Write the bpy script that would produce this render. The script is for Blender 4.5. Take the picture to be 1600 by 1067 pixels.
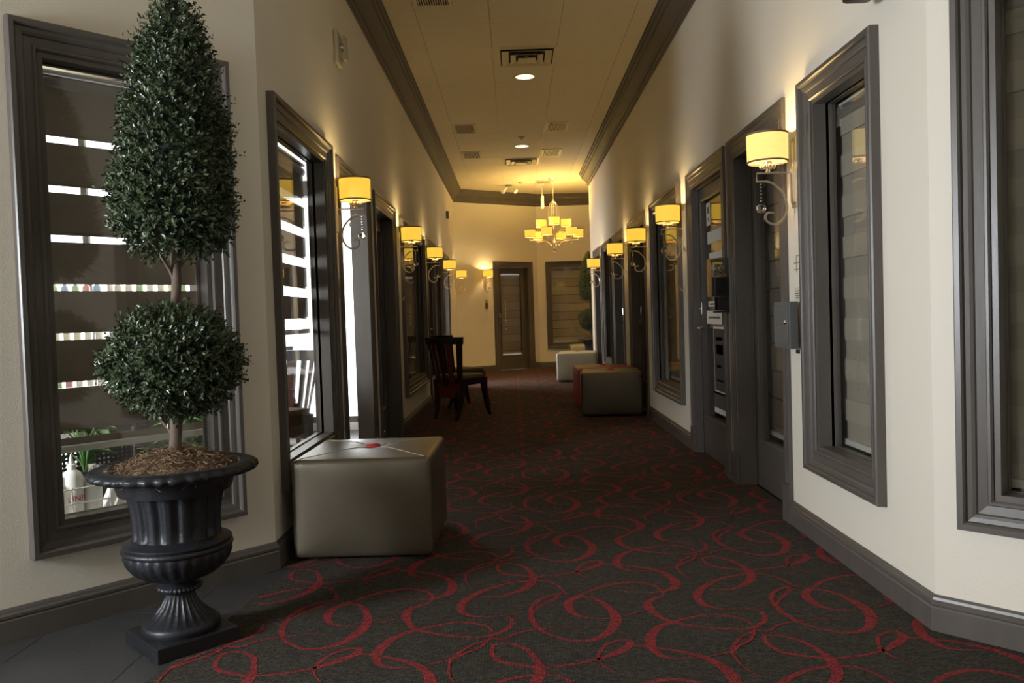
import bpy, bmesh, math, random
import numpy as np
from mathutils import Vector, Matrix
S = bpy.context.scene
for o in list(bpy.data.objects): bpy.data.objects.remove(o, do_unlink=True)
COL = S.collection
R = math.radians
PI = math.pi

# ------------------------------------------------------------------ camera
F_PX, CAM_H = 1300.0, 1.13
VP = (803.0, 493.0); ROLL = .032
d = Vector(((VP[0]-800)/F_PX, -(VP[1]-533.5)/F_PX, -1)).normalized()
z = Vector((-math.sin(ROLL), math.cos(ROLL), 0)); z = (z - z.dot(d)*d).normalized()
x = d.cross(z)
cam_d = bpy.data.cameras.new('camera'); cam = bpy.data.objects.new('camera', cam_d); COL.objects.link(cam)
cam_d.sensor_width = 36; cam_d.lens = 36*F_PX/1600; cam_d.clip_start = .05
M = Matrix((x, d, z)).to_4x4(); M.translation = (0, 0, CAM_H)
cam.matrix_world = M
S.camera = cam

# ------------------------------------------------------------------ light
S.view_settings.view_transform = 'Standard'; S.view_settings.look = 'None'
S.view_settings.gamma = 1; S.view_settings.use_curve_mapping = False
S.view_settings.exposure = .38
W = bpy.data.worlds.new('world'); S.world = W; W.use_nodes = True
W.node_tree.nodes['Background'].inputs[0].default_value = (.75, .87, 1, 1)
W.node_tree.nodes['Background'].inputs[1].default_value = 1.0
def area(name, loc, target, sx, sy, power, color):
    l = bpy.data.lights.new(name, 'AREA'); l.shape = 'RECTANGLE'; l.size = sx; l.size_y = sy
    l.energy = power; l.color = color
    o = bpy.data.objects.new(name, l); COL.objects.link(o); o.location = loc
    o.rotation_euler = (Vector(target)-Vector(loc)).to_track_quat('-Z', 'Z').to_euler()
    return o
# daylight from the left behind the camera; unseen storefront added to carry it
area('storefront_daylight', (-3.50, .76, 1.45), (0, .76, 1.45), .80, 2.5, 640, (.91, .955, 1))
area('storefront_daylight', (-3.50, -1.55, 1.45), (0, -1.55, 1.45), 1.4, 2.5, 45, (.91, .955, 1))
# daylight and an added fill lamp in the rooms behind the left wall
area('salon_daylight', (-3.4, 8.45, 1.4), (-3.4, 0, 1.4), 4.2, 2.3, 110, (.95, .98, 1))
area('salon_ceiling_light', (-2.9, 5.2, 3.5), (-2.9, 5.2, 0), 2.4, 1.2, 22, (1, .95, .85))  # unseen fill lamp added to brighten the bench, bottles and plants
area('side_entrance_daylight', (-2.6, 14.0, 1.2), (3, 14.0, .9), 1.0, 2.0, 220, (.93, .96, 1))

def point(name, loc, power, color, r=.03, parent=None):
    l = bpy.data.lights.new(name, 'POINT'); l.energy = power; l.color = color; l.shadow_soft_size = r
    o = bpy.data.objects.new(name, l); COL.objects.link(o); o.location = loc; o.parent = parent
    return o
WARM = (1, .74, .34)
SCONCE_W = 8.5
CHAND_W = 13.5

# ------------------------------------------------------------------ materials
def srgb(r, g, b):
    f = lambda c: (c/255/12.92) if c/255 <= .04045 else ((c/255+.055)/1.055)**2.4
    return (f(r), f(g), f(b), 1)
def mat(name, col, rough=.5, metal=0, noise=0, nscale=20, bump=0, bscale=200, emit=None, estr=0, spec=.5, coat=0, stretch=None, col2=None):
    m = bpy.data.materials.new(name); m.use_nodes = True; nt = m.node_tree; b = nt.nodes['Principled BSDF']
    if len(col) == 3: col = (*col, 1)
    b.inputs['Base Color'].default_value = col; b.inputs['Roughness'].default_value = rough
    b.inputs['Metallic'].default_value = metal; b.inputs['Specular IOR Level'].default_value = spec
    b.inputs['Coat Weight'].default_value = coat
    tc = nt.nodes.new('ShaderNodeTexCoord'); mp = nt.nodes.new('ShaderNodeMapping')
    if stretch: mp.inputs['Scale'].default_value = stretch
    nt.links.new(tc.outputs['Object'], mp.inputs['Vector'])
    if noise or col2:
        n = nt.nodes.new('ShaderNodeTexNoise'); n.inputs['Scale'].default_value = nscale; n.inputs['Detail'].default_value = 5
        nt.links.new(mp.outputs[0], n.inputs['Vector'])
        mx = nt.nodes.new('ShaderNodeMix'); mx.data_type = 'RGBA'
        nt.links.new(n.outputs['Fac'], mx.inputs[0])
        c = Vector(col[:3])
        mx.inputs[6].default_value = (*(c*(1-noise)), 1)
        mx.inputs[7].default_value = (*(c*(1+noise)), 1) if not col2 else (*col2[:3], 1)
        nt.links.new(mx.outputs[2], b.inputs['Base Color'])
    if bump:
        n2 = nt.nodes.new('ShaderNodeTexNoise'); n2.inputs['Scale'].default_value = bscale; n2.inputs['Detail'].default_value = 3
        nt.links.new(mp.outputs[0], n2.inputs['Vector'])
        bp = nt.nodes.new('ShaderNodeBump'); bp.inputs['Strength'].default_value = bump; bp.inputs['Distance'].default_value = .003
        nt.links.new(n2.outputs['Fac'], bp.inputs['Height']); nt.links.new(bp.outputs[0], b.inputs['Normal'])
    if emit:
        b.inputs['Emission Color'].default_value = (*emit[:3], 1); b.inputs['Emission Strength'].default_value = estr
    return m
def glassmat(name, tint=(1, 1, 1), ior=1.5, rough=.0, boost=0):
    m = bpy.data.materials.new(name); m.use_nodes = True; nt = m.node_tree
    for n in list(nt.nodes): nt.nodes.remove(n)
    out = nt.nodes.new('ShaderNodeOutputMaterial'); mx = nt.nodes.new('ShaderNodeMixShader')
    t = nt.nodes.new('ShaderNodeBsdfTransparent'); g = nt.nodes.new('ShaderNodeBsdfGlossy'); f = nt.nodes.new('ShaderNodeFresnel')
    t.inputs[0].default_value = (*tint, 1); g.inputs['Roughness'].default_value = rough; f.inputs['IOR'].default_value = ior
    ge = nt.nodes.new('ShaderNodeNewGeometry'); mr = nt.nodes.new('ShaderNodeMapRange')     # the Fresnel node inverts the index on back faces; a thin pane must not
    mr.inputs[3].default_value = ior; mr.inputs[4].default_value = 1/ior
    nt.links.new(ge.outputs['Backfacing'], mr.inputs[0]); nt.links.new(mr.outputs[0], f.inputs['IOR'])
    nt.links.new(f.outputs[0], mx.inputs[0]); nt.links.new(t.outputs[0], mx.inputs[1]); nt.links.new(g.outputs[0], mx.inputs[2])
    nt.links.new(mx.outputs[0], out.inputs[0]); return m
MW = mat('wall_paint', (.72, .665, .565), .6, noise=.03, nscale=3, bump=.25, bscale=160)
MT = mat('trim_paint', (.092, .079, .069), .36, noise=.22, nscale=14, bump=.15, bscale=60, stretch=(1, 1, .25))
MCROWN = mat('crown_paint', (.075, .064, .054), .62, noise=.2, nscale=12)
MTILE = mat('ceiling_tile', (.56, .49, .37), .9, noise=.07, nscale=25, bump=.5, bscale=120)
MTBAR = mat('ceiling_bar', (.50, .43, .30), .5, noise=.05)
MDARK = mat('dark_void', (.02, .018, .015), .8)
MPLASTER = mat('salon_plaster', (.7, .68, .64), .7)
MBAND = mat('blind_band_dark', (.23, .19, .145), .85, noise=.12, nscale=60, bump=.2, bscale=400, stretch=(1, 1, 6))
MBAND2 = mat('blind_band_taupe', (.36, .325, .26), .85, noise=.10, nscale=60, bump=.2, bscale=400, stretch=(1, 1, 6))
MBAND3 = mat('blind_band_sand', (.41, .37, .295), .85, noise=.10, nscale=60, bump=.2, bscale=400, stretch=(1, 1, 6))
MBAND4 = mat('blind_band_umber', (.19, .16, .12), .85, noise=.12, nscale=60, bump=.2, bscale=400, stretch=(1, 1, 6))
MRAIL = mat('blind_rail', (.62, .62, .56), .4)
MCASS = mat('blind_cassette', (.22, .2, .17), .45)
MGLASS = glassmat('pane_glass', (.95, .95, .94))
MACRYL = glassmat('acrylic', (.85, .87, .86), 1.45, .02)
MCRYST = mat('crystal', (.95, .95, .95), .02, spec=1)
MCRYST.node_tree.nodes['Principled BSDF'].inputs['Transmission Weight'].default_value = 1
MCHAMP = mat('champagne_metal', (.70, .62, .48), .28, metal=.85, noise=.1)
MTRIMB = mat('shade_trim', (.20, .12, .08), .7)
MLEATH = mat('pewter_vinyl', (.118, .097, .066), .34, metal=.5, noise=.07, nscale=6, bump=.25, bscale=250)
MLEATHW = mat('cream_vinyl', (.42, .40, .32), .36, metal=.2, noise=.06, nscale=6, bump=.2, bscale=250)
MLEATHR = mat('red_vinyl', (.22, .012, .02), .38, noise=.1, nscale=6, bump=.2, bscale=250)
MBUTTON = mat('red_button', (.42, .02, .015), .5)
MSEAM = mat('seam_cord', (.42, .38, .27), .5)
MIRON = mat('cast_iron', (.016, .017, .021), .42, metal=.3, noise=.5, nscale=18, bump=.5, bscale=90, col2=(.028, .030, .036))
MMOSS = mat('moss', (.10, .06, .035), .95, noise=.5, nscale=60, bump=1, bscale=300, col2=(.2, .13, .07))
MFIB = mat('moss_fibre', (.20, .125, .07), .8, noise=.5, nscale=30)
MBARK = mat('bark', (.12, .085, .06), .8, noise=.5, nscale=40, bump=1, bscale=90, stretch=(1, 1, .2))
MLEAF = mat('boxwood_leaf', (.026, .046, .020), .34, noise=.5, nscale=35, col2=(.085, .120, .055))
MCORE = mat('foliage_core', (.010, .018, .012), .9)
MWOOD = mat('ebony_wood', (.022, .014, .012), .3, noise=.3, nscale=15, stretch=(1, 1, .2))
MMAR = mat('mahogany_wood', (.075, .012, .013), .32, noise=.3, nscale=15, stretch=(1, 1, .2))
MSEAT = mat('seat_fabric', (.16, .12, .07), .8)
MWHITE = mat('white_plastic', (.72, .72, .68), .4)
MPAPER = mat('paper', (.62, .62, .6), .8)
MGREY = mat('grey_enamel', (.13, .13, .125), .42, metal=.3, noise=.08, nscale=50)
MBLACK = mat('black_plastic', (.012, .012, .013), .35)
MCHROME = mat('chrome', (.75, .75, .75), .12, metal=1)
MRED = mat('red_ink', (.5, .04, .04), .6)
MBLUE = mat('blue_ink', (.08, .10, .45), .6)
MINK = mat('dark_ink', (.05, .05, .055), .7)
MGREEN = mat('plant_leaf', (.06, .15, .035), .45, noise=.3, nscale=8)
MLTILE = mat('slate_floor', (.045, .045, .046), .33, noise=.35, nscale=4, bump=.4, bscale=30)
def emitmat(name, col, s):
    m = bpy.data.materials.new(name); m.use_nodes = True; nt = m.node_tree
    for n in list(nt.nodes): nt.nodes.remove(n)
    out = nt.nodes.new('ShaderNodeOutputMaterial'); e = nt.nodes.new('ShaderNodeEmission')
    e.inputs[0].default_value = (*col, 1); e.inputs[1].default_value = s
    nt.links.new(e.outputs[0], out.inputs[0]); return m
MDAY = emitmat('daylit_glazing', (.95, .98, 1), 2.6)
MDOWN = emitmat('downlight_lens', (1, .82, .45), 2.2)
MBULB = emitmat('bulb_glow', (1, .8, .45), 6)
# lampshade: linen cloth that glows, with a woven weft
def shademat(name, col, s):
    m = mat(name, (.40, .26, .08), .9, bump=.3, bscale=120, stretch=(.3, .3, 3))
    nt = m.node_tree; b = nt.nodes['Principled BSDF']
    tc = nt.nodes.new('ShaderNodeTexCoord'); mp = nt.nodes.new('ShaderNodeMapping'); mp.inputs['Scale'].default_value = (12, 12, 160)
    n = nt.nodes.new('ShaderNodeTexNoise'); n.inputs['Scale'].default_value = 1.5
    cr = nt.nodes.new('ShaderNodeMix'); cr.data_type = 'RGBA'
    cr.inputs[6].default_value = (col[0]*.85, col[1]*.8, col[2]*.6, 1); cr.inputs[7].default_value = (*col, 1)
    nt.links.new(tc.outputs['Object'], mp.inputs[0]); nt.links.new(mp.outputs[0], n.inputs['Vector'])
    nt.links.new(n.outputs['Fac'], cr.inputs[0]); nt.links.new(cr.outputs[2], b.inputs['Emission Color'])
    b.inputs['Emission Strength'].default_value = s
    return m
MSHADE = shademat('linen_shade', (1, .62, .07), .80)
MSHADEP = shademat('linen_shade_pale', (1, .74, .25), .90)
# carpet
def carpetmat(name, c1, c2):
    m = mat(name, c1, .95, spec=.15); nt = m.node_tree; b = nt.nodes['Principled BSDF']
    b.inputs['Sheen Weight'].default_value = .025; b.inputs['Sheen Roughness'].default_value = .5; b.inputs['Sheen Tint'].default_value = (1, .75, .65, 1)
    tc = nt.nodes.new('ShaderNodeTexCoord')
    br = nt.nodes.new('ShaderNodeTexBrick'); br.inputs['Scale'].default_value = 1
    br.inputs['Brick Width'].default_value = .022; br.inputs['Row Height'].default_value = .0095; br.inputs['Mortar Size'].default_value = .0016
    br.inputs['Color1'].default_value = (*c1, 1); br.inputs['Color2'].default_value = (*c2, 1)
    br.inputs['Mortar'].default_value = (c1[0]*.3, c1[1]*.3, c1[2]*.3, 1); br.inputs['Mortar Smooth'].default_value = .6
    n = nt.nodes.new('ShaderNodeTexNoise'); n.inputs['Scale'].default_value = 90; n.inputs['Detail'].default_value = 4
    mx = nt.nodes.new('ShaderNodeMix'); mx.data_type = 'RGBA'; mx.blend_type = 'MULTIPLY'; mx.inputs[0].default_value = .8
    rp = nt.nodes.new('ShaderNodeMapRange'); rp.inputs[1].default_value = .3; rp.inputs[2].default_value = .7; rp.inputs[3].default_value = .45; rp.inputs[4].default_value = 1.5
    nt.links.new(tc.outputs['Object'], br.inputs['Vector']); nt.links.new(tc.outputs['Object'], n.inputs['Vector'])
    nt.links.new(n.outputs['Fac'], rp.inputs[0]); nt.links.new(br.outputs['Color'], mx.inputs[6]); nt.links.new(rp.outputs[0], mx.inputs[7])
    nt.links.new(mx.outputs[2], b.inputs['Base Color'])
    bp = nt.nodes.new('ShaderNodeBump'); bp.inputs['Strength'].default_value = .8; bp.inputs['Distance'].default_value = .004
    ad = nt.nodes.new('ShaderNodeMath'); ad.operation = 'SUBTRACT'
    nt.links.new(n.outputs['Fac'], ad.inputs[0]); nt.links.new(br.outputs['Fac'], ad.inputs[1])
    nt.links.new(ad.outputs[0], bp.inputs['Height']); nt.links.new(bp.outputs[0], b.inputs['Normal'])
    return m
MCARP = carpetmat('carpet_ground', (.062, .055, .043), (.034, .032, .026))
MSWIRL = carpetmat('carpet_swirl', (.30, .034, .036), (.22, .026, .028))

# ------------------------------------------------------------------ helpers
def link(name, bm, m, parent=None, smooth=False, angle=None):
    me = bpy.data.meshes.new(name)
    bmesh.ops.recalc_face_normals(bm, faces=bm.faces)
    bm.to_mesh(me); bm.free()
    for mm in (m if isinstance(m, (list, tuple)) else [m]): me.materials.append(mm)
    if smooth:
        me.polygons.foreach_set('use_smooth', [True]*len(me.polygons))
        if angle:
            try: me.set_sharp_from_angle(angle=R(angle))
            except Exception: pass
    o = bpy.data.objects.new(name, me); COL.objects.link(o); o.parent = parent
    return o
def rawmesh(name, v, f, m, parent=None, smooth=False):
    me = bpy.data.meshes.new(name); me.from_pydata([tuple(p) for p in v], [], f); me.update()
    for mm in (m if isinstance(m, (list, tuple)) else [m]): me.materials.append(mm)
    if smooth: me.polygons.foreach_set('use_smooth', [True]*len(me.polygons))
    o = bpy.data.objects.new(name, me); COL.objects.link(o); o.parent = parent
    return o
def box(bm, a, b, bev=0, mi=0, rot=None):
    a, b = Vector(a), Vector(b); c = (a+b)/2; s = b-a
    mt = Matrix.Translation(c)
    if rot: mt = mt @ rot
    r = bmesh.ops.create_cube(bm, size=1, matrix=mt @ Matrix.Diagonal((abs(s.x), abs(s.y), abs(s.z), 1)))
    fs = {f for v in r['verts'] for f in v.link_faces}
    for f in fs: f.material_index = mi
    if bev:
        es = {e for v in r['verts'] for e in v.link_edges}
        r2 = bmesh.ops.bevel(bm, geom=list(es), offset=bev, segments=2, affect='EDGES', profile=.6)
        for f in r2['faces']: f.material_index = mi
def lathe(bm, prof, n=24, c=(0, 0, 0), mod=None, cap=True, mi=0):
    rings = []
    for i, (r, zz) in enumerate(prof):
        ring = []
        for k in range(n):
            a = 2*PI*k/n; rr = mod(i, a, r) if mod else r
            ring.append(bm.verts.new((c[0]+rr*math.cos(a), c[1]+rr*math.sin(a), c[2]+zz)))
        rings.append(ring)
    for i in range(len(rings)-1):
        for k in range(n):
            f = bm.faces.new((rings[i][k], rings[i][(k+1) % n], rings[i+1][(k+1) % n], rings[i+1][k])); f.material_index = mi
    if cap:
        for ring in (rings[0], rings[-1]):
            try: f = bm.faces.new(ring); f.material_index = mi
            except ValueError: pass
def tube(bm, pts, r, n=8, closed=False, sq=1.0):
    pts = [Vector(p) for p in pts]; rings = []; N = len(pts)
    rs = r if isinstance(r, (list, tuple)) else [r]*N
    up = None
    for i, p in enumerate(pts):
        t = (pts[(i+1) % N]-pts[i-1]) if closed else (pts[min(i+1, N-1)]-pts[max(i-1, 0)])
        t.normalize()
        if up is None:
            up = Vector((0, 0, 1)) if abs(t.z) < .9 else Vector((1, 0, 0))
        s = t.cross(up); s.normalize(); up = s.cross(t).normalized()
        rings.append([bm.verts.new(p+s*math.cos(2*PI*k/n+PI/n)*rs[i]+up*math.sin(2*PI*k/n+PI/n)*rs[i]*sq) for k in range(n)])
    for i in range(N if closed else N-1):
        A, B = rings[i], rings[(i+1) % N]
        for k in range(n): bm.faces.new((A[k], A[(k+1) % n], B[(k+1) % n], B[k]))
    if not closed:
        bm.faces.new(rings[0]); bm.faces.new(rings[-1])
def smoothpath(pts, n=5):
    P = [Vector(p) for p in pts]; out = []
    for i in range(len(P)-1):
        p0, p1, p2, p3 = P[max(i-1, 0)], P[i], P[i+1], P[min(i+2, len(P)-1)]
        for k in range(n):
            t = k/n
            out.append(.5*((2*p1)+(p2-p0)*t+(2*p0-5*p1+4*p2-p3)*t*t+(3*p1-p0-3*p2+p3)*t**3))
    out.append(P[-1]); return out
def empty(name, loc=(0, 0, 0), rz=0, label=None, cat=None, group=None, kind=None):
    o = bpy.data.objects.new(name, None); COL.objects.link(o); o.location = loc; o.rotation_euler = (0, 0, rz)
    o.empty_display_size = .1
    tag(o, label, cat, group, kind); return o
def tag(o, label=None, cat=None, group=None, kind=None):
    if label: o['label'] = label
    if cat: o['category'] = cat
    if group: o['group'] = group
    if kind: o['kind'] = kind
    return o
def copytree(o, parent=None):
    c = o.copy(); COL.objects.link(c); c.parent = parent
    for ch in list(o.children): copytree(ch, c)
    return c
def dup(o, loc, rz, label):
    c = copytree(o); c.location = loc; c.rotation_euler = (0, 0, rz); c['label'] = label; return c

XL, XR, ZC = -1.13, 1.42, 3.66
AL, AR = R(47.5), R(-47)
LC, RC = Vector((XL, 3.80, 0)), Vector((XR, 2.84, 0))       # where the angled walls begin
YF, YE = 16.6, 15.1
FC = Vector((.53, 17.7, 0))
A_F1 = math.atan2(FC.y-YF, FC.x-XL)
TH = .10

# ------------------------------------------------------------------ walls
# a wall's own frame: x to the viewer's right, y into the wall, z up
def wall(name, loc, rz, s0, s1, openings, h=ZC, m=None):
    bm = bmesh.new(); ss = s0
    for (a, b, z0, z1) in sorted(openings):
        if a > ss: box(bm, (ss, 0, 0), (a, TH, h))
        if z0 > 0: box(bm, (a, 0, 0), (b, TH, z0))
        if z1 < h: box(bm, (a, 0, z1), (b, TH, h))
        ss = b
    if s1 > ss: box(bm, (ss, 0, 0), (s1, TH, h))
    o = link(name, bm, m or MW); o.location = loc; o.rotation_euler = (0, 0, rz); o['kind'] = 'structure'
    return o
CW = .105
PROF = [(0, -.01), (0, .010), (.006, .016), (.014, .016), (.018, .010), (.046, .013), (.050, .020), (.060, .024), (.074, .026), (.078, .036), (.084, .042), (.100, .042), (.105, .036), (.105, -.002)]
def frame_sweep(bm, a, b, z0, z1, prof, closed=True):
    # mitred moulding around an opening a..b, z0..z1; prof = (outward, proud of the wall)
    rows = []
    for (dd, hh) in prof:
        if closed: c = [(a-dd, z0-dd), (a-dd, z1+dd), (b+dd, z1+dd), (b+dd, z0-dd)]
        else: c = [(a-dd, 0), (a-dd, z1+dd), (b+dd, z1+dd), (b+dd, 0)]
        rows.append([bm.verts.new((p, -hh, q)) for p, q in c])
    n = 4 if closed else 3
    for i in range(len(rows)-1):
        for k in range(n):
            bm.faces.new((rows[i][k], rows[i][(k+1) % 4], rows[i+1][(k+1) % 4], rows[i+1][k]))
    if not closed:
        for k in (0, 3):
            bm.faces.new([r[k] for r in rows])
def reveal(bm, a, b, z0, z1, depth, t=.02, sill=True):
    box(bm, (a-.001, -.004, z0), (a+t, depth, z1)); box(bm, (b-t, -.004, z0), (b+.001, depth, z1))
    box(bm, (a+t, -.004, z1-t), (b-t, depth, z1+.001))
    if sill: box(bm, (a+t, -.004, z0-.001), (b-t, depth, z0+t))
def blind(loc, rz, w, z0, z1, label, group, gaps=None, mat_band=None, pitch=.095, y=.0, casty=True):
    w += .10
    """zebra roller blind; gaps = (first gap centre z, spacing, gap height) when its bands stand apart"""
    t = empty('roller_blind', loc, rz, label, 'blind', group)
    bm = bmesh.new(); tube(bm, [(-w/2, y+.03, z1-.045), (w/2, y+.03, z1-.045)], .030, 12)
    link('roller', bm, MCASS, t, True, 40)
    bm = bmesh.new(); box(bm, (-w/2, y, z1-.013), (w/2, y+.05, z1), .003)
    box(bm, (-w/2-.0, y-.004, z1-.1), (-w/2+.028, y+.05, z1-.012), .003); link('bracket', bm, MRAIL, t)
    mb = mat_band or MBAND2
    if gaps:
        g0, sp, gh = gaps; top = z1-.05; zc = g0
        while True:
            bot = zc+gh/2
            if bot < z0+.02: bot = z0+.02
            if top-bot > .01:
                bm = bmesh.new(); box(bm, (-w/2+.012, y+.012, bot), (w/2-.012, y+.014, top)); link('band', bm, mb, t)
                bm = bmesh.new(); box(bm, (-w/2+.012, y+.02, bot-.012), (w/2-.012, y+.0215, bot+.02)); link('band', bm, mb, t)
            top = zc-gh/2; zc -= sp
            if top < z0+.04: break
    else:
        zt = z1-.05; k = 0
        while zt > z0+.01:
            zb = max(zt-pitch, z0+.01); yy = y+(.012 if k % 2 == 0 else .020)
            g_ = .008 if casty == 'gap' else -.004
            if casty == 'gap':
                bm = bmesh.new(); box(bm, (-w/2+.012, y+.023, zt-.014), (w/2-.012, y+.0245, zt+.006)); link('seam', bm, MDARK, t)  # not sewn: dark strip painting the shadow line into the band gap
            bm = bmesh.new(); box(bm, (-w/2+.012, yy, zb), (w/2-.012, yy+.002, zt-g_)); link('band', bm, (mb if k % 2 else MBAND3) if mb is MBAND2 else (mb if k % 2 else MBAND4), t)
            zt = zb; k += 1
    bm = bmesh.new(); box(bm, (-w/2+.008, y+.004, z0-.012), (w/2-.008, y+.026, z0+.016), .004); link('bottom_rail', bm, MRAIL, t)
    return t
WN = [0]; DN = [0]
def window(loc, rz, s0, s1, z0, z1, depth=.085, pane=True):
    """s0..s1, z0..z1 = outer edge of the casing"""
    WN[0] += 1
    t = empty('window_%d' % WN[0], loc, rz, kind='structure')
    a, b, c, e = s0+CW, s1-CW, z0+CW, z1-CW
    bm = bmesh.new(); frame_sweep(bm, a, b, c, e, PROF); link('casing', bm, MT, t)
    bm = bmesh.new(); reveal(bm, a, b, c, e, depth+.015); link('reveal', bm, MT, t)
    bm = bmesh.new(); frame_sweep(bm, a+.022, b-.022, c+.022, e-.022, [(.0, -depth), (0, -depth+.016), (.008, -depth+.02), (.004, -depth+.03), (.002, -depth+.03), (.002, -depth)]); link('glazing_bead', bm, MT, t)
    if pane:
        bm = bmesh.new(); box(bm, (a+.02, depth, c+.02), (b-.02, depth+.006, e-.02)); link('pane', bm, MGLASS, t)
    return t, (a, b, c, e)
def lever(parent, xx, yy, zz, side):
    bm = bmesh.new()
    lathe(bm, [(.026, 0), (.026, .008), (.012, .012), (.012, .045)], 16)
    bmesh.ops.transform(bm, matrix=Matrix.Translation((xx, yy, zz)) @ Matrix.Rotation(R(90), 4, 'X'), verts=bm.verts)
    tube(bm, [(xx, yy-.045, zz), (xx+side*.03, yy-.048, zz), (xx+side*.12, yy-.046, zz-.004)], .009, 8)
    link('handle', bm, MCHROME, parent, True, 40)
    bm = bmesh.new(); box(bm, (xx-.018, yy-.012, zz+.10), (xx+.018, yy, zz+.20), .004)
    tube(bm, [(xx, yy-.01, zz+.15), (xx, yy-.035, zz+.15)], .010, 10); link('deadbolt', bm, MCHROME, parent)
def door(loc, rz, s0, s1, ztop=2.2, depth=.10, rev=None, glass=True, hinge='none', hand=1, open_deg=0, stile=.11, kick=.30):
    DN[0] += 1
    t = empty('door_%d' % DN[0], loc, rz, kind='structure')
    a, b, e = s0+CW, s1-CW, ztop-CW
    bm = bmesh.new(); frame_sweep(bm, a, b, 0, e, [(p, q*.5) for p, q in PROF], False); link('casing', bm, MT, t)
    for (p, q) in ((s0-.004, a+.004), (b-.004, s1+.004)):
        bm = bmesh.new(); box(bm, (p, -.025, 0), (q, -.001, .20), .004); link('plinth', bm, MT, t)
    bm = bmesh.new(); reveal(bm, a, b, 0, e, rev or depth+.06, .025, False)
    if not rev: box(bm, (a+.02, depth-.016, 0), (a+.038, depth-.001, e-.02)); box(bm, (b-.038, depth-.016, 0), (b-.02, depth-.001, e-.02)); box(bm, (a+.03, depth-.016, e-.04), (b-.03, depth-.001, e-.02))
    link('jamb', bm, MT, t)
    w = b-a-.056
    lf = empty('leaf', (a+.028, depth+.002, .008)); lf.parent = t
    if open_deg: lf.rotation_euler = (0, 0, R(open_deg))
    H = e-.036
    bm = bmesh.new()
    for u0, u1, v0, v1 in ((0, stile, 0, H), (w-stile, w, 0, H), (stile, w-stile, H-stile, H), (stile, w-stile, 0, kick)):
        box(bm, (u0, 0, v0), (u1, .044, v1))
    link('leaf_frame', bm, MT, lf)
    bm = bmesh.new()
    frame_sweep(bm, stile, w-stile, kick, H-stile, [(0, -.018), (-.004, .004), (.012, .008), (.018, .0)]); link('glazing_bead', bm, MT, lf)
    bm = bmesh.new(); box(bm, (stile, .018, kick), (w-stile, .024, H-stile)); link('pane', bm, MGLASS if glass else MT, lf)
    bm = bmesh.new(); xx = w-.06 if hand > 0 else .06
    lever(lf, xx, 0, .98, -1 if hand > 0 else 1)
    return t, (a, b, e, w, H, stile, kick)

def s_left(y): return y                       # left wall: s = y
def s_right(y): return -y                     # right wall: s = -y
RZL, RZR = R(90), R(-90)
LOCL, LOCR = (XL, 0, 0), (XR, 0, 0)

# left wall features (y0,y1,z0,z1)
WL1 = (3.93, 5.20, .33, 2.22); DL1 = (5.44, 6.66); DL2 = (6.86, 8.08); WL2 = (8.42, 10.5, .33, 2.15); DL3 = (10.95, 12.1); WL3 = (12.16, 12.98, .33, 2.15); DL4 = (13.42, 14.62)
WR1 = (3.20, 4.02, .345, 2.19); DR1 = (4.29, 5.42); DR2 = (5.505, 6.69); WR2 = (6.96, 8.37, .33, 2.19); DR3 = (8.84, 10.12); DR4 = (10.62, 11.78); WR3 = (11.86, 12.95, .33, 2.18); DR5 = (13.36, 14.5)
def op_w(w): return (w[0]+CW-.002, w[1]-CW+.002, w[2]+CW-.002, w[3]-CW+.002)
def op_d(dd, zt=2.2): return (dd[0]+CW-.002, dd[1]-CW+.002, 0, zt-CW+.002)
wall('wall_left', LOCL, RZL, LC.y, YF, [op_w(WL1), op_d(DL1), op_d(DL2), op_w(WL2), op_d(DL3), op_w(WL3), op_d(DL4)])
neg = lambda o: (-o[1], -o[0], o[2], o[3])
wall('wall_right', LOCR, RZR, -YE, -RC.y, [neg(o) for o in (op_w(WR1), op_d(DR1), op_d(DR2), op_w(WR2), op_d(DR3), op_d(DR4), op_w(WR3), op_d(DR5))])
WA = (-1.02, -.155, .285, 2.275)                # window in the left angled wall (s from corner)
LAL = 3.4
wall('wall_left_angled', LC, AL, -LAL, 0, [op_w(WA)])
WB = (.085, 1.15, .372, 2.115+.16)
wall('wall_right_angled', RC, AR, 0, 4.2, [op_w(WB)])
# far walls
L1 = (FC-Vector((XL, YF, 0))).length
FD = (.89, 1.72)
def facet_s(px_x, y): return (px_x-XL)/math.cos(A_F1)
DF = ((-.405+.0-XL)/math.cos(A_F1)+.0, (.405-XL)/math.cos(A_F1)+.02)
wall('wall_far_left', (XL, YF, 0), A_F1, 0, L1, [(DF[0]+CW-.002, DF[1]-CW+.002, 0, 2.25-CW+.002)])
WF = (.17, 1.62, .40, 2.25)
wall('wall_far_right', FC, 0, 0, 2.6, [op_w(WF)])
wall('wall_far_return', (3.13, 17.7, 0), R(-90), 0, 3.0, [])
wall('wall_far_side', (3.2, YE, 0), R(180), 0, 3.2-XR-.0, [])
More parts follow.
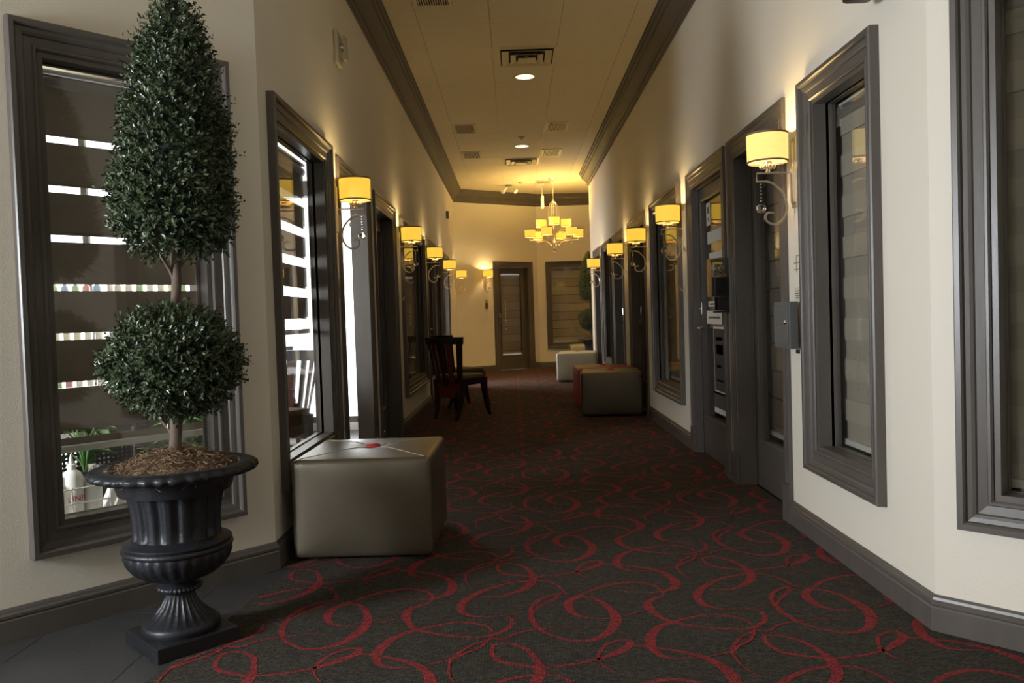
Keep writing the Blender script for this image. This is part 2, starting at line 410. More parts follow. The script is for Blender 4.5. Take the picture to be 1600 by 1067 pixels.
# foyer and room shells around
wall('wall_back', (4.6, -3.2, 0), R(180), 0, 9.2, [])
wall('wall_foyer_right', RC+Vector((4.2*math.cos(AR), 4.2*math.sin(AR), 0)), R(-90), 0, 3.3, [])
pe = LC-Vector((LAL*math.cos(AL), LAL*math.sin(AL), 0))
wall('wall_foyer_left', (pe.x, -3.2, 0), R(90), 0, pe.y+3.2, [(.9, 2.4, .15, 2.85), (3.60, 4.38, .15, 2.85)])  # unseen openings, split to keep their reflection off the right angled window
bm = bmesh.new()
for yy in (-2.27, -1.55, -.83, .43, 1.15): box(bm, (pe.x-.05, yy-.03, .15), (pe.x, yy+.03, 2.85))
for zz in (.18, 2.82): box(bm, (pe.x-.05, -2.3, zz-.03), (pe.x, -.8, zz+.03)); box(bm, (pe.x-.05, .40, zz-.03), (pe.x, 1.18, zz+.03))
tag(link('window_frame_foyer', bm, MT), kind='structure')  # unseen frame added around the daylight lamps
# rooms behind
def slab(name, a, b, m, kind='structure'):
    bm = bmesh.new(); box(bm, a, b); o = link(name, bm, m); o['kind'] = kind; return o
slab('wall_salon_far', (-6.1, 8.6, 0), (XL-TH, 8.72, ZC), MPLASTER)
slab('wall_salon_left', (-6.2, 0, 0), (-6.1, 8.7, ZC), MPLASTER)
slab('wall_room_left', (-3.2, 8.72, 0), (-3.1, 17.9, ZC), MPLASTER)
slab('wall_room_divider', (-3.1, 12.9, 0), (XL-TH, 13.0, ZC), MPLASTER)
slab('wall_room_right', (3.4, 1.2, 0), (3.5, 14.9, ZC), MPLASTER)
slab('wall_room_far', (-3.2, 19.4, 0), (4.6, 19.5, ZC), MPLASTER)
slab('wall_room_end', (4.5, -3.2, 0), (4.6, 19.5, ZC), MPLASTER)
# salon storefront glazing: bright daylight outside
g = slab('window_salon', (-5.6, 8.56, .12), (-1.32, 8.59, 3.45), MDAY)
bm = bmesh.new()
for xx in (-5.6, -4.35, -3.1): box(bm, (xx-.03, 8.52, .1), (xx+.03, 8.56, 3.48))
for zz in (.12, 3.46): box(bm, (-5.6, 8.52, zz-.03), (-1.32, 8.56, zz+.03))
link('mullion', bm, MT, g)

# ------------------------------------------------------------------ floor
g = slab('floor', (-6.2, -3.2, -.12), (4.6, 19.5, -.002), MLTILE)
# slate tiles beside the angled wall
cb = [(-1.10, 3.62), (-1.18, 3.05), (-1.22, 2.0), (-1.26, 1.0)]
bm = bmesh.new()
ti = 0
for i in range(12):
    for j in range(10):
        p = [(-5.0+i*.46+u*.457, 4.18-j*.46-v*.457) for u, v in ((0, 0), (1, 0), (1, 1), (0, 1))]
        if p[0][0] > -.75: continue
        if not any((q[1]-3.8) < (q[0]-XL)*math.tan(AL)+.03 for q in p) or p[0][1] > 4.0 and p[1][0] > -1: continue
        if p[2][1] < .3: continue
        bm2 = bmesh.new(); xs = [q[0] for q in p]; ys = [q[1] for q in p]
        box(bm2, (min(xs), min(ys), -.006), (max(xs), max(ys), 0)); link('tile', bm2, MLTILE, g); ti += 1
bm.free()
# carpet polygon
LFT = [(-3.2, -1.5), (1.0, -1.30), (2.4, -1.235), (3.02, -1.15), (3.80, -1.065), (3.801, XL-.02), (YF, XL-.02), (17.75, FC.x)]
RGT = [(-3.2, 4.5), (-.2, 4.5), (2.84, XR+.02), (2.95, XR+.09), (15.1, XR+.10), (15.101, 3.2), (17.75, 3.2)]
ys = sorted({p[0] for p in LFT}|{p[0] for p in RGT})
bm = bmesh.new(); rows = []
for y_ in ys:
    a = float(np.interp(y_, [p[0] for p in LFT], [p[1] for p in LFT])); b = float(np.interp(y_, [p[0] for p in RGT], [p[1] for p in RGT]))
    rows.append([bm.verts.new(q) for q in ((a, y_, .003), (b, y_, .003), (b, y_, -.0015), (a, y_, -.0015))])
for k in range(len(rows)-1):
    for q in range(4): bm.faces.new((rows[k][q], rows[k][(q+1) % 4], rows[k+1][(q+1) % 4], rows[k+1][q]))
bm.faces.new(rows[0]); bm.faces.new(rows[-1])
carpet = link('carpet', bm, MCARP, g)
# thresholds of the doorways on carpet too
# the woven swirls: strokes of one .925 m repeat, traced as (x, y, width)
def unproj(px, py):
    r_ = M.to_3x3() @ Vector(((px-800)/F_PX, -(py-533.5)/F_PX, -1)); t = -CAM_H/r_.z
    return Vector((r_.x*t, r_.y*t, 0))
def ra(pts): return [(800+a/4.916, 850+b/4.916, w) for a, b, w in pts]
def rb(pts): return [(1080+a/4.916, 850+b/4.916, w) for a, b, w in pts]
strokes = [
 ra([(740,580,.004),(620,575,.010),(520,560,.018),(450,520,.032),(430,470,.036),(460,430,.030),(530,410,.020),(620,420,.018),(700,460,.024),(770,520,.034),(800,580,.042),(780,640,.040),(720,700,.034),(640,735,.026),(540,750,.018),(430,745,.014),(320,710,.013),(240,680,.014),(180,620,.018),(150,560,.018),(170,520,.014),(240,475,.010),(330,430,.010),(390,400,.005)]),
 ra([(470,410,.010),(560,385,.014),(650,345,.020),(750,318,.022),(880,300,.020),(1000,305,.018),(1090,325,.016),(1150,360,.014),(1160,395,.012),(1110,420,.018),(1060,440,.026),(1040,475,.036),(1070,515,.034),(1130,560,.024),(1200,595,.022),(1300,620,.020),(1450,640,.016),(1573,655,.014)])+rb([(300,660,.014),(400,660,.014),(480,645,.016),(550,610,.020),(567,570,.018),(540,530,.014),(490,503,.006)]),
 rb([(470,625,.008),(420,595,.012),(350,570,.014),(200,548,.014),(100,550,.014),(0,570,.014)])+ra([(1300,588,.018),(1250,600,.020),(1160,630,.024),(1090,680,.034),(1060,750,.038),(1080,810,.032),(1140,860,.022),(1230,885,.012),(1350,890,.008),(1480,880,.004)]),
 ra([(520,220,.005),(600,180,.010),(700,158,.012),(790,162,.014),(900,172,.016),(1000,185,.020),(1100,205,.026),(1190,240,.032),(1250,290,.042),(1250,335,.038),(1190,362,.022),(1080,378,.010),(900,370,.006),(780,355,.003)]),
 rb([(180,105,.012),(300,130,.018),(400,180,.024),(450,220,.038),(455,280,.036),(380,330,.024),(280,355,.014),(130,350,.004)]),
 rb([(180,104,.010),(90,112,.014),(110,150,.016),(180,180,.018),(300,195,.018),(430,205,.016),(520,200,.014),(650,185,.014),(760,165,.018),(860,130,.030),(885,95,.026),(820,85,.014),(750,105,.014),(735,150,.014),(790,190,.008),(900,225,.004)]),
 rb([(780,320,.010),(740,300,.012),(680,270,.012),(600,245,.012),(500,235,.012),(400,240,.014),(280,258,.018),(160,300,.024),(80,350,.034),(45,400,.036),(80,460,.030),(170,495,.018),(300,508,.010),(450,500,.006),(580,465,.004)]),
 rb([(840,320,.010),(770,330,.010),(700,345,.014),(640,375,.018),(612,420,.018),(640,480,.014),(700,540,.012),(780,585,.010),(840,600,.012),(870,600,.006)]),
 rb([(760,330,.006),(720,390,.010),(650,430,.004)]),
 rb([(620,670,.010),(650,640,.014),(750,610,.010),(900,590,.006),(1050,580,.005),(1200,590,.003)]),
 rb([(490,650,.008),(480,700,.014),(450,750,.012),(370,790,.014),(320,830,.012),(200,860,.008),(100,885,.003)]),
 rb([(480,680,.008),(390,720,.012),(340,770,.014),(312,830,.012),(340,880,.010),(400,950,.008),(540,1040,.003)]),
 rb([(490,665,.010),(560,678,.014),(620,670,.010)]),
 ra([(860,560,.005),(950,538,.008),(1030,515,.005)]),
]
PERX, PERY = .925, .927
sv, sf = [], []
def inside(xx, yy):
    if yy < 3.8:
        lim = np.interp(yy, [1.0, 2.4, 3.02, 3.80], [-1.30, -1.24, -1.15, -1.06])+.008
    else: lim = XL+.01
    if xx < lim: return False
    if yy > 2.84:
        if xx > (XR+.09 if yy < YE else 3.1): return False
    elif xx > XR+(2.84-yy)*math.cos(AR)/abs(math.sin(AR))-.01: return False
    if yy > YF+(xx-XL)*math.tan(A_F1)-.02 or yy > 17.68: return False
    return True
for si, st in enumerate(strokes):
    P = [unproj(a, b) for a, b, w in st]
    path = smoothpath([Vector((p.x, p.y, w)) for p, (_, _, w) in zip(P, st)], 4)
    Lp, Rp = [], []
    for i, p in enumerate(path):
        t = path[min(i+1, len(path)-1)]-path[max(i-1, 0)]; n = Vector((-t.y, t.x)); n.normalize()
        w = max(p.z, .003)*.5
        Lp.append((p.x+n.x*w, p.y+n.y*w)); Rp.append((p.x-n.x*w, p.y-n.y*w))
    for ix in range(-4, 4):
        for iy in range(-3, 17):
            for i in range(len(path)-1):
                q = [Lp[i], Lp[i+1], Rp[i+1], Rp[i]]
                q = [(a+ix*PERX, b+iy*PERY) for a, b in q]
                if q[0][1] < 1.5 or not all(inside(*c) for c in q): continue
                k = len(sv); zz = .0036+si*.00008
                sv += [(a, b, zz) for a, b in q]; sf.append((k, k+1, k+2, k+3))
sw = rawmesh('carpet_swirl', sv, sf, MSWIRL, g); sw['kind'] = 'stuff'

# ------------------------------------------------------------------ ceiling
slab_c = slab('ceiling', (-6.2, -3.2, ZC+.02), (4.6, 19.5, ZC+.12), MTBAR)
TX0, TP = -.74, .613
TY0 = 8.50
def blocked(xc, yc): return False
tile_me = {}
for i in range(-4, 9):
    x0 = TX0+(i)*TP
    for j in range(-13, 16):
        y0 = TY0+j*TP
        # corridor only (plus foyer and the far bay)
        xa, xb, ya, yb = x0+.0017, x0+TP-.0017, y0+.0017, y0+TP-.0017
        if yb > 3.8: xa = max(xa, XL+.01)
        if 2.8 < (ya+yb)/2 < YE: xb = min(xb, XR-.01)
        if xb > 3.1: xb = 3.1
        if (ya+yb)/2 < 1.5: continue
        if xa < -2.4 or xb-xa < .03 or ya > 17.7: continue
        yb = min(yb, 17.75)
        key = (round(xb-xa, 3), round(yb-ya, 3))
        if key not in tile_me:
            bm = bmesh.new(); box(bm, (-key[0]/2, -key[1]/2, 0), (key[0]/2, key[1]/2, .018), .0)
            o = link('tile', bm, MTILE, slab_c); tile_me[key] = o.data
        else:
            o = bpy.data.objects.new('tile', tile_me[key]); COL.objects.link(o); o.parent = slab_c
        o.location = ((xa+xb)/2, (ya+yb)/2, ZC)
# exposed bar along the aisle
bm = bmesh.new(); box(bm, (.487, 9.0, ZC-.004), (.501, 14.3, ZC+.004)); link('ceiling_bar', bm, MTBAR, slab_c)

# ------------------------------------------------------------------ crown and baseboards
def sweep(bm, poly, prof, side):
    """poly in plan; prof = (distance off the wall, z); side +1: room lies to the left of travel"""
    P = [Vector(p) for p in poly]; rows = []
    for i, p in enumerate(P):
        ns = []
        for a, b in ((i-1, i), (i, i+1)):
            if a >= 0 and b < len(P):
                t = (P[b]-P[a]).normalized(); ns.append(Vector((-t.y, t.x))*side)
        n = ns[0] if len(ns) == 1 else (ns[0]+ns[1])/(1+ns[0].dot(ns[1]))
        rows.append([bm.verts.new((p.x+n.x*dd, p.y+n.y*dd, zz)) for dd, zz in prof])
    m = len(prof)
    for i in range(len(rows)-1):
        for k in range(m): bm.faces.new((rows[i][k], rows[i][(k+1) % m], rows[i+1][(k+1) % m], rows[i+1][k]))
    bm.faces.new(rows[0]); bm.faces.new(rows[-1])
CB = ZC-.24
CP = [(-.005, CB), (.016, CB), (.020, CB+.022), (.034, CB+.030), (.036, CB+.055), (.055, CB+.085), (.085, CB+.112), (.115, CB+.135), (.122, CB+.160), (.140, CB+.170), (.144, CB+.200), (.160, CB+.208), (.162, ZC-.001), (-.005, ZC-.001)]
bm = bmesh.new()
pl = (LC-Vector((3.6*math.cos(AL), 3.6*math.sin(AL), 0)))
sweep(bm, [pl.xy, LC.xy, (XL, YF), FC.xy, (3.1, 17.7)], CP, -1); tag(link('trim_1', bm, MCROWN), kind='structure')
bm = bmesh.new(); pr = RC+Vector((3.6*math.cos(AR), 3.6*math.sin(AR), 0))
sweep(bm, [pr.xy, RC.xy, (XR, YE+.02)], CP, 1); tag(link('trim_2', bm, MCROWN), kind='structure')
BP = [(-.003, 0), (.020, 0), (.020, .082), (.016, .088), (.019, .094), (.019, .103), (.012, .109), (.009, .118), (.003, .126), (-.003, .126)]
bm = bmesh.new()
sweep(bm, [pl.xy, LC.xy, (XL, DL1[0])], BP, -1)
for a, b in ((DL1[1], DL2[0]), (DL2[1], DL3[0]), (DL3[1], DL4[0])): sweep(bm, [(XL, a), (XL, b)], BP, -1)
f1 = Vector((XL, YF)); u = Vector((math.cos(A_F1), math.sin(A_F1)))
sweep(bm, [(XL, DL4[1]), (XL, YF), f1+u*DF[0]], BP, -1)
tag(link('baseboard_left', bm, MT), kind='structure')
bm = bmesh.new(); sweep(bm, [f1+u*DF[1], FC.xy, (3.1, 17.7)], BP, -1); tag(link('baseboard_far', bm, MT), kind='structure')
bm = bmesh.new()
sweep(bm, [pr.xy, RC.xy, (XR, DR1[0])], BP, 1)
for a, b in ((DR1[1], DR2[0]), (DR2[1], DR3[0]), (DR3[1], DR4[0]), (DR4[1], DR5[0]), (DR5[1], YE)): sweep(bm, [(XR, a), (XR, b)], BP, 1)
tag(link('baseboard_right', bm, MT), kind='structure')

# ------------------------------------------------------------------ windows, doors, blinds
def wl(W_, lab, gaps=None, mb=None, zb=None, side='L', dp=.085):
    if side == 'L': loc, rz, s0, s1 = LOCL, RZL, W_[0], W_[1]
    else: loc, rz, s0, s1 = LOCR, RZR, -W_[1], -W_[0]
    t, (a, b, c, e) = window(loc, rz, s0, s1, W_[2], W_[3], depth=dp)
    q = Matrix.Rotation(rz, 4, 'Z') @ Vector(((a+b)/2, .12, 0))+Vector(loc)
    blind(q, rz, b-a-.05, zb if zb else c+.035, e-.022, lab, 'banded roller blinds', gaps, mb, y=.0)
    return t
wl(WL1, 'half-raised banded roller blind in the left wall window above the near silver ottoman', (1.862, .183, .066), MBAND, 1.075)
wl(WL2, 'lowered banded roller blind in the left wall window beside the dark chairs', None, MBAND, dp=.035)
wl(WL3, 'lowered banded roller blind in the narrow far window of the left wall beyond the chairs', None, MBAND, dp=.035)
wl(WR1, 'lowered taupe roller blind in the right wall window beside the grey mail box', None, MBAND2, side='R')
wl(WR2, 'lowered taupe roller blind in the right wall window behind the red and silver ottomans', None, MBAND, side='R', dp=.04)
wl(WR3, 'lowered roller blind in the small far window of the right wall near the last sconce', None, MBAND, side='R', dp=.04)
def wang(loc, ang, W_, lab, **k):
    t, (a, b, c, e) = window(loc, ang, W_[0], W_[1], W_[2], W_[3])
    q = Matrix.Rotation(ang, 4, 'Z') @ Vector(((a+b)/2, .12, 0))+Vector(loc)
    zb = k.pop('zb', None)
    blind(q, ang, b-a-.05, zb if zb else c+.035, e-.022, lab, 'banded roller blinds', **k)
wang(LC, AL, WA, 'partly lowered dark banded roller blind in the angled window behind the near topiary', gaps=(1.885, .194, .040), mat_band=MBAND, zb=.655)
wang(RC, AR, WB, 'lowered pale taupe banded roller blind in the angled window at the right edge', mat_band=MBAND2)
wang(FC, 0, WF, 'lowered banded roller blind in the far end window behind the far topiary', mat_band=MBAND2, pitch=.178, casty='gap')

def dl(Y, side, **k):
    if side == 'L': return door(LOCL, RZL, Y[0], Y[1], **k)
    return door(LOCR, RZR, -Y[1], -Y[0], **k)
def doorblind(Y, side, lab, depth=.17, mb=None, loc=None, rz=None):
    if loc is None:
        loc, rz = (LOCL, RZL) if side == 'L' else (LOCR, RZR)
        s0, s1 = (Y[0], Y[1]) if side == 'L' else (-Y[1], -Y[0])
    else: s0, s1 = Y
    q = Matrix.Rotation(rz, 4, 'Z') @ Vector(((s0+s1)/2, depth, 0))+Vector(loc)
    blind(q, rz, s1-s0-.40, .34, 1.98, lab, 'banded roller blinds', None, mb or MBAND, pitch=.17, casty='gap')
dl(DL1, 'L', open_deg=84, hand=1, stile=.10, rev=.125)
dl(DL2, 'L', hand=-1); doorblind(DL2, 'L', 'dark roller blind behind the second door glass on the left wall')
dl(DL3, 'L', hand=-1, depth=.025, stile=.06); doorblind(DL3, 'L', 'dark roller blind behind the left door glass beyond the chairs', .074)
dl(DL4, 'L', hand=-1, stile=.09)
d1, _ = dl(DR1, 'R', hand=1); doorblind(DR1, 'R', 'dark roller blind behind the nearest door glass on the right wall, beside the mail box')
d2, dp = dl(DR2, 'R', hand=-1, depth=.05)
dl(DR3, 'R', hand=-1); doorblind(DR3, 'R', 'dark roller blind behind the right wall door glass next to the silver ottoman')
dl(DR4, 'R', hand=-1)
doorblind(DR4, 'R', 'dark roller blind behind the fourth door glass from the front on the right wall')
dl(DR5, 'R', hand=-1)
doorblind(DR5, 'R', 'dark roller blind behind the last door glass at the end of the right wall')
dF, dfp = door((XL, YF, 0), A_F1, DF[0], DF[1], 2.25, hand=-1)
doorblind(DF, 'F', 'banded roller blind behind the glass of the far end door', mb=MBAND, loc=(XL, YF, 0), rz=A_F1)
# white dotted vertical lettering on the far door glass
lf = [c for c in dF.children if c.name.startswith('leaf')][0]
bm = bmesh.new(); random.seed(4)
for k in range(13):
    zz = 1.42-k*.037; w_ = random.choice((.012, .02, .026))
    box(bm, (.225-w_/2, .013, zz), (.225+w_/2, .017, zz+random.choice((.012, .022))))
box(bm, (.218, .013, .84), (.232, .017, .856))
lt = link('lettering', bm, MWHITE, lf)

# ------------------------------------------------------------------ wall sconces
def make_sconce(pale=False):
    t = empty('wall_sconce')
    bm = bmesh.new(); box(bm, (-.040, -.012, 1.62), (.040, 0, 1.965), .003); box(bm, (-.022, -.024, 1.645), (.022, -.01, 1.94), .004)
    link('back_plate', bm, MCHAMP, t)
    bm = bmesh.new(); tube(bm, [(0, -.02, 1.795), (0, -.195, 1.795), (0, -.197, 1.754), (0, -.150, 1.754)], .0065, 4)
    U = [(.150, 1.754), (.120, 1.744), (.099, 1.727), (.075, 1.703), (.058, 1.676), (.048, 1.625), (.063, 1.573), (.099, 1.543), (.138, 1.548), (.158, 1.573), (.146, 1.598), (.115, 1.597)]
    tube(bm, smoothpath([(0, -u, zz) for u, zz in U], 4), [.0062]*40+[.0055]*5, 6)
    link('arm', bm, MCHAMP, t, True, 40)
    bm = bmesh.new(); lathe(bm, [(.010, 1.795), (.016, 1.80), (.010, 1.806), (.010, 1.83), (.020, 1.836), (.022, 1.85), (.014, 1.862), (.012, 1.90)], 14, (0, -.14, 0))
    link('socket', bm, MCHAMP, t, True, 40)
    bm = bmesh.new()
    for k in range(8):
        a = 2*PI*k/8; bmesh.ops.create_icosphere(bm, subdivisions=1, radius=.0125, matrix=Matrix.Translation((.030*math.cos(a), -.14+.030*math.sin(a), 1.826)))
    link('rosette', bm, MCHAMP, t, True, 40)
    bm = bmesh.new()
    lathe(bm, [(.098, 1.848), (.100, 1.986), (.0975, 1.986), (.0955, 1.848), (.098, 1.848)], 40, (0, -.14, 0), cap=False)
    sh = link('lamp_shade', bm, MSHADEP if pale else MSHADE, t, True, 40)
    for z0, z1, r_ in ((1.844, 1.853, .0995), (1.979, 1.989, .1015)):
        bm = bmesh.new(); lathe(bm, [(r_, z0), (r_, z1), (.095, z1), (.095, z0), (r_, z0)], 40, (0, -.14, 0), cap=False); link('trim_band', bm, MTRIMB, sh, True, 40)
    bm = bmesh.new(); lathe(bm, [(.006, 1.90), (.016, 1.915), (.018, 1.93), (.010, 1.95), (.002, 1.96)], 12, (0, -.14, 0)); link('bulb', bm, MBULB, t, True)
    bm = bmesh.new()
    for k in range(6): bmesh.ops.create_icosphere(bm, subdivisions=1, radius=.0055, matrix=Matrix.Translation((0, -.176, 1.742-k*.0165)))
    ch = link('bead_chain', bm, MCRYST, t, True)
    bm = bmesh.new(); bmesh.ops.create_icosphere(bm, subdivisions=2, radius=.025, matrix=Matrix.Translation((0, -.176, 1.62))); link('crystal_ball', bm, MCRYST, ch)
    return t
sc = make_sconce(); sc['category'] = 'sconce'; sc['group'] = 'lit drum-shade wall sconces'
SC = []
labs_l = ['lit drum-shade sconce on the left wall between the banded window and the open doorway', 'lit drum-shade sconce on the left wall just before the window beside the chairs', 'lit drum-shade sconce on the left wall right above the dark chairs, third from front', 'lit drum-shade sconce, fourth from the front on the left wall, beyond the chairs', 'lit drum-shade sconce farthest along the left wall, seen against the far wall']
labs_r = ['large lit drum-shade sconce on the right wall above the grey mail box, nearest camera', 'lit drum-shade sconce on the right wall between the notice-covered door and a window', 'lit drum-shade sconce on the right wall above the red ottoman, third from front', 'lit drum-shade sconce, fourth from the front on the right wall', 'lit drum-shade sconce farthest along the right wall, in front of the far topiary']
zo = {True: .045, False: 0}
for i, yy in enumerate((5.34, 8.26, 10.72, 13.16, 16.1)):
    SC.append(((XL, yy, .05), RZL, labs_l[i]))
for i, yy in enumerate((4.15, 6.82, 8.60, 10.37, 13.16)):
    SC.append(((XR, yy, -.0), RZR, labs_r[i]))
fs = f1+u*(DF[0]-.20)
SC.append(((fs.x, fs.y, .08), A_F1, 'lit drum-shade sconce on the far end wall, left of the far door'))
first = True
pale_sc = None
for i, (loc, rz, lab) in enumerate(SC):
    if i == 5:
        o = make_sconce(True); o['category'] = 'sconce'; o['group'] = 'lit drum-shade wall sconces'
    else: o = sc if i == 0 else copytree(sc)
    o.location = loc; o.rotation_euler = (0, 0, rz); o['label'] = lab
    q = Matrix.Rotation(rz, 4, 'Z') @ Vector((0, -.14, 1.945))+Vector(loc)
    point('sconce_light', q, SCONCE_W, WARM, .025)

# ------------------------------------------------------------------ ottomans
def make_ottoman(body, w=.66, dpt=.68, h=.485):
    t = empty('cube_ottoman', (0, 0, 0))
    bm = bmesh.new(); box(bm, (-w/2, -dpt/2, .02), (w/2, dpt/2, h), .0)
    bmesh.ops.subdivide_edges(bm, edges=bm.edges[:], cuts=9, use_grid_fill=True)
    for v in bm.verts:
        x_, y_, z_ = v.co.x/(w/2), v.co.y/(dpt/2), (v.co.z-.02)/(h-.02)
        # puffed faces
        if abs(x_) > .999: v.co.x += math.copysign(.012*(1-y_*y_)*(1-(2*z_-1)**2), x_)
        if abs(y_) > .999: v.co.y += math.copysign(.012*(1-x_*x_)*(1-(2*z_-1)**2), y_)
        if z_ > .999:
            dd = math.hypot(v.co.x, v.co.y); v.co.z += .016*(1-x_*x_)*(1-y_*y_)*min(1, dd/.12)-.006*math.exp(-(dd/.06)**2)
    eds = [e for e in bm.edges if len(e.link_faces) == 2 and e.calc_face_angle() > 1.0]
    bmesh.ops.bevel(bm, geom=eds, offset=.028, segments=4, affect='EDGES', profile=.5)
    link('body', bm, body, t, True, 60)
    bm = bmesh.new()
    for sx in (-1, 1):
        for sy in (-1, 1):
            pts = []
            for k in range(13):
                f = .07+.93*k/12; px_, py_ = sx*f*(w/2-.012), sy*f*(dpt/2-.012)
                x_, y_ = px_/(w/2), py_/(dpt/2); dd = math.hypot(px_, py_)
                pts.append((px_, py_, h+.016*(1-x_*x_)*(1-y_*y_)*min(1, dd/.12)-(.010 if k == 12 else 0)))
            tube(bm, pts, .0022, 5)
    link('seam', bm, MSEAM, t)
    bm = bmesh.new(); lathe(bm, [(.001, .020), (.026, .018), (.036, .012), (.038, .004), (.034, 0), (.001, -.004)], 20, (0, 0, h+.002)); link('button', bm, MBUTTON, t, True, 50)
    for sx in (-1, 1):
        for sy in (-1, 1):
            bm = bmesh.new(); box(bm, (sx*(w/2-.09)-.03, sy*(dpt/2-.09)-.03, 0), (sx*(w/2-.09)+.03, sy*(dpt/2-.09)+.03, .03), .004); link('foot', bm, MBLACK, t)
    return t
ot = make_ottoman(MLEATH); tag(ot, 'large pewter-silver cube ottoman with red button against the left wall, nearest camera', 'ottoman', 'cube ottomans')
ot.location = (-.735, 4.20, 0); ot.rotation_euler = (0, 0, R(-1))
dup(ot, (1.06, 9.30, 0), R(-5), 'silver cube ottoman along the right wall, directly in front of the red one')
orr = make_ottoman(MLEATHR); tag(orr, 'dark red cube ottoman behind the silver one at the right wall', 'ottoman', 'cube ottomans')
orr.location = (1.055, 10.10, 0); orr.rotation_euler = (0, 0, R(2))
ow = make_ottoman(MLEATHW); tag(ow, 'cream silver cube ottoman with daylit left side near end of right wall', 'ottoman', 'cube ottomans')
ow.location = (1.05, 14.05, 0); ow.rotation_euler = (0, 0, R(-8))
dup(ow, (1.46, 17.20, 0), R(0), 'cream cube ottoman under the far end window, partly hidden by the urn')

# ------------------------------------------------------------------ topiary and urn
def make_urn():
    t = empty('garden_urn')
    bm = bmesh.new(); box(bm, (-.145, -.145, 0), (.145, .145, .052), .004, rot=Matrix.Rotation(R(45), 4, 'Z')); link('plinth', bm, MIRON, t)
    N = 144
    bm = bmesh.new()
    pf = [(.128, .052), (.132, .062), (.132, .078), (.126, .084), (.118, .090), (.100, .103), (.082, .120), (.066, .140), (.055, .160), (.049, .178), (.047, .186)]
    fl = {4: .3, 5: 1, 6: 1, 7: 1, 8: 1, 9: .8}
    lathe(bm, pf, N, mod=lambda i, a, r: r-fl.get(i, 0)*.006*r/.08*abs(math.sin(a*12))**.7 if i in fl else r); link('foot', bm, MIRON, t, True, 50)
    bm = bmesh.new(); pc = [(.047, .186), (.062, .190), (.076, .197), (.079, .204), (.074, .212), (.058, .218), (.052, .226), (.056, .232)]
    lathe(bm, pc, N, mod=lambda i, a, r: r*(1-.05*abs(math.sin(a*16))) if i in (2, 3, 4) else r); link('collar', bm, MIRON, t, True, 60)
    bm = bmesh.new()
    pb = [(.050, .230), (.085, .238), (.120, .252), (.150, .274), (.168, .300), (.177, .326), (.179, .340)]
    lathe(bm, pb, N, mod=lambda i, a, r: r*(1+.045*abs(math.sin(a*14+.9*i*.25))) if 0 < i < 6 else r); link('bowl', bm, MIRON, t, True, 50)
    bm = bmesh.new(); lathe(bm, [(.176, .338), (.185, .342), (.189, .350), (.186, .358), (.180, .361), (.184, .366), (.183, .373), (.172, .378), (.158, .384), (.150, .390)], N); link('band', bm, MIRON, t, True, 50)
    bm = bmesh.new()
    pv = [(.150, .388), (.149, .400), (.1485, .430), (.150, .460), (.154, .495), (.160, .525), (.168, .555), (.178, .580), (.190, .600), (.200, .610)]
    lathe(bm, pv, N, mod=lambda i, a, r: r-(.011 if i > 0 else .003)*max(0, math.cos(a*16))**.6 if i < 9 else r); link('vase', bm, MIRON, t, True, 50)
    bm = bmesh.new()
    pr_ = [(.198, .606), (.235, .606), (.262, .608), (.276, .613), (.282, .622), (.280, .632), (.270, .640), (.255, .645), (.240, .645), (.225, .641), (.214, .634), (.205, .60), (.19, .55)]
    lathe(bm, pr_, N, mod=lambda i, a, r: r+(.0045*math.copysign(1, math.sin(a*36))*(1 if i in (3, 4, 5) else .5) if 2 <= i <= 7 else 0), cap=False); link('rim', bm, MIRON, t, True, 45)
    # moss
    bm = bmesh.new(); random.seed(3)
    rings = 9; seg = 40; vs = []
    for i in range(rings+1):
        r_ = .208*i/rings; row = []
        for k in range(seg):
            a = 2*PI*k/seg; zz = .685-.075*(i/rings)**1.6+random.uniform(-.009, .009)
            row.append(bm.verts.new((r_*math.cos(a), r_*math.sin(a), zz)))
        vs.append(row)
    for i in range(rings):
        for k in range(seg): bm.faces.new((vs[i][k], vs[i][(k+1) % seg], vs[i+1][(k+1) % seg], vs[i+1][k]))
    bmesh.ops.remove_doubles(bm, verts=bm.verts, dist=.0005)
    ms = link('moss_mound', bm, MMOSS, t, True)
    v, f = [], []; rng = random.Random(8)
    for k in range(2600):
        a = rng.uniform(0, 2*PI); r_ = .225*math.sqrt(rng.random()); zz = .69-.075*(r_/.208)**1.6+rng.uniform(-.006, .012)
        p = Vector((r_*math.cos(a), r_*math.sin(a), zz)); dr = Vector((rng.uniform(-1, 1), rng.uniform(-1, 1), rng.uniform(-.1, .7))).normalized()
        w = Vector((rng.uniform(-1, 1), rng.uniform(-1, 1), rng.uniform(-1, 1))).normalized()*.0011; L = rng.uniform(.02, .06)
        bend = Vector((rng.uniform(-1, 1), rng.uniform(-1, 1), -1))*L*.35
        q = [p, p+dr*L*.5, p+dr*L+bend]; n = len(v)
        for e_ in q: v += [e_-w, e_+w]
        f += [(n, n+1, n+3, n+2), (n+2, n+3, n+5, n+4)]
    fb = rawmesh('moss_fibre', v, f, MFIB, t); fb['kind'] = 'stuff'
    return t
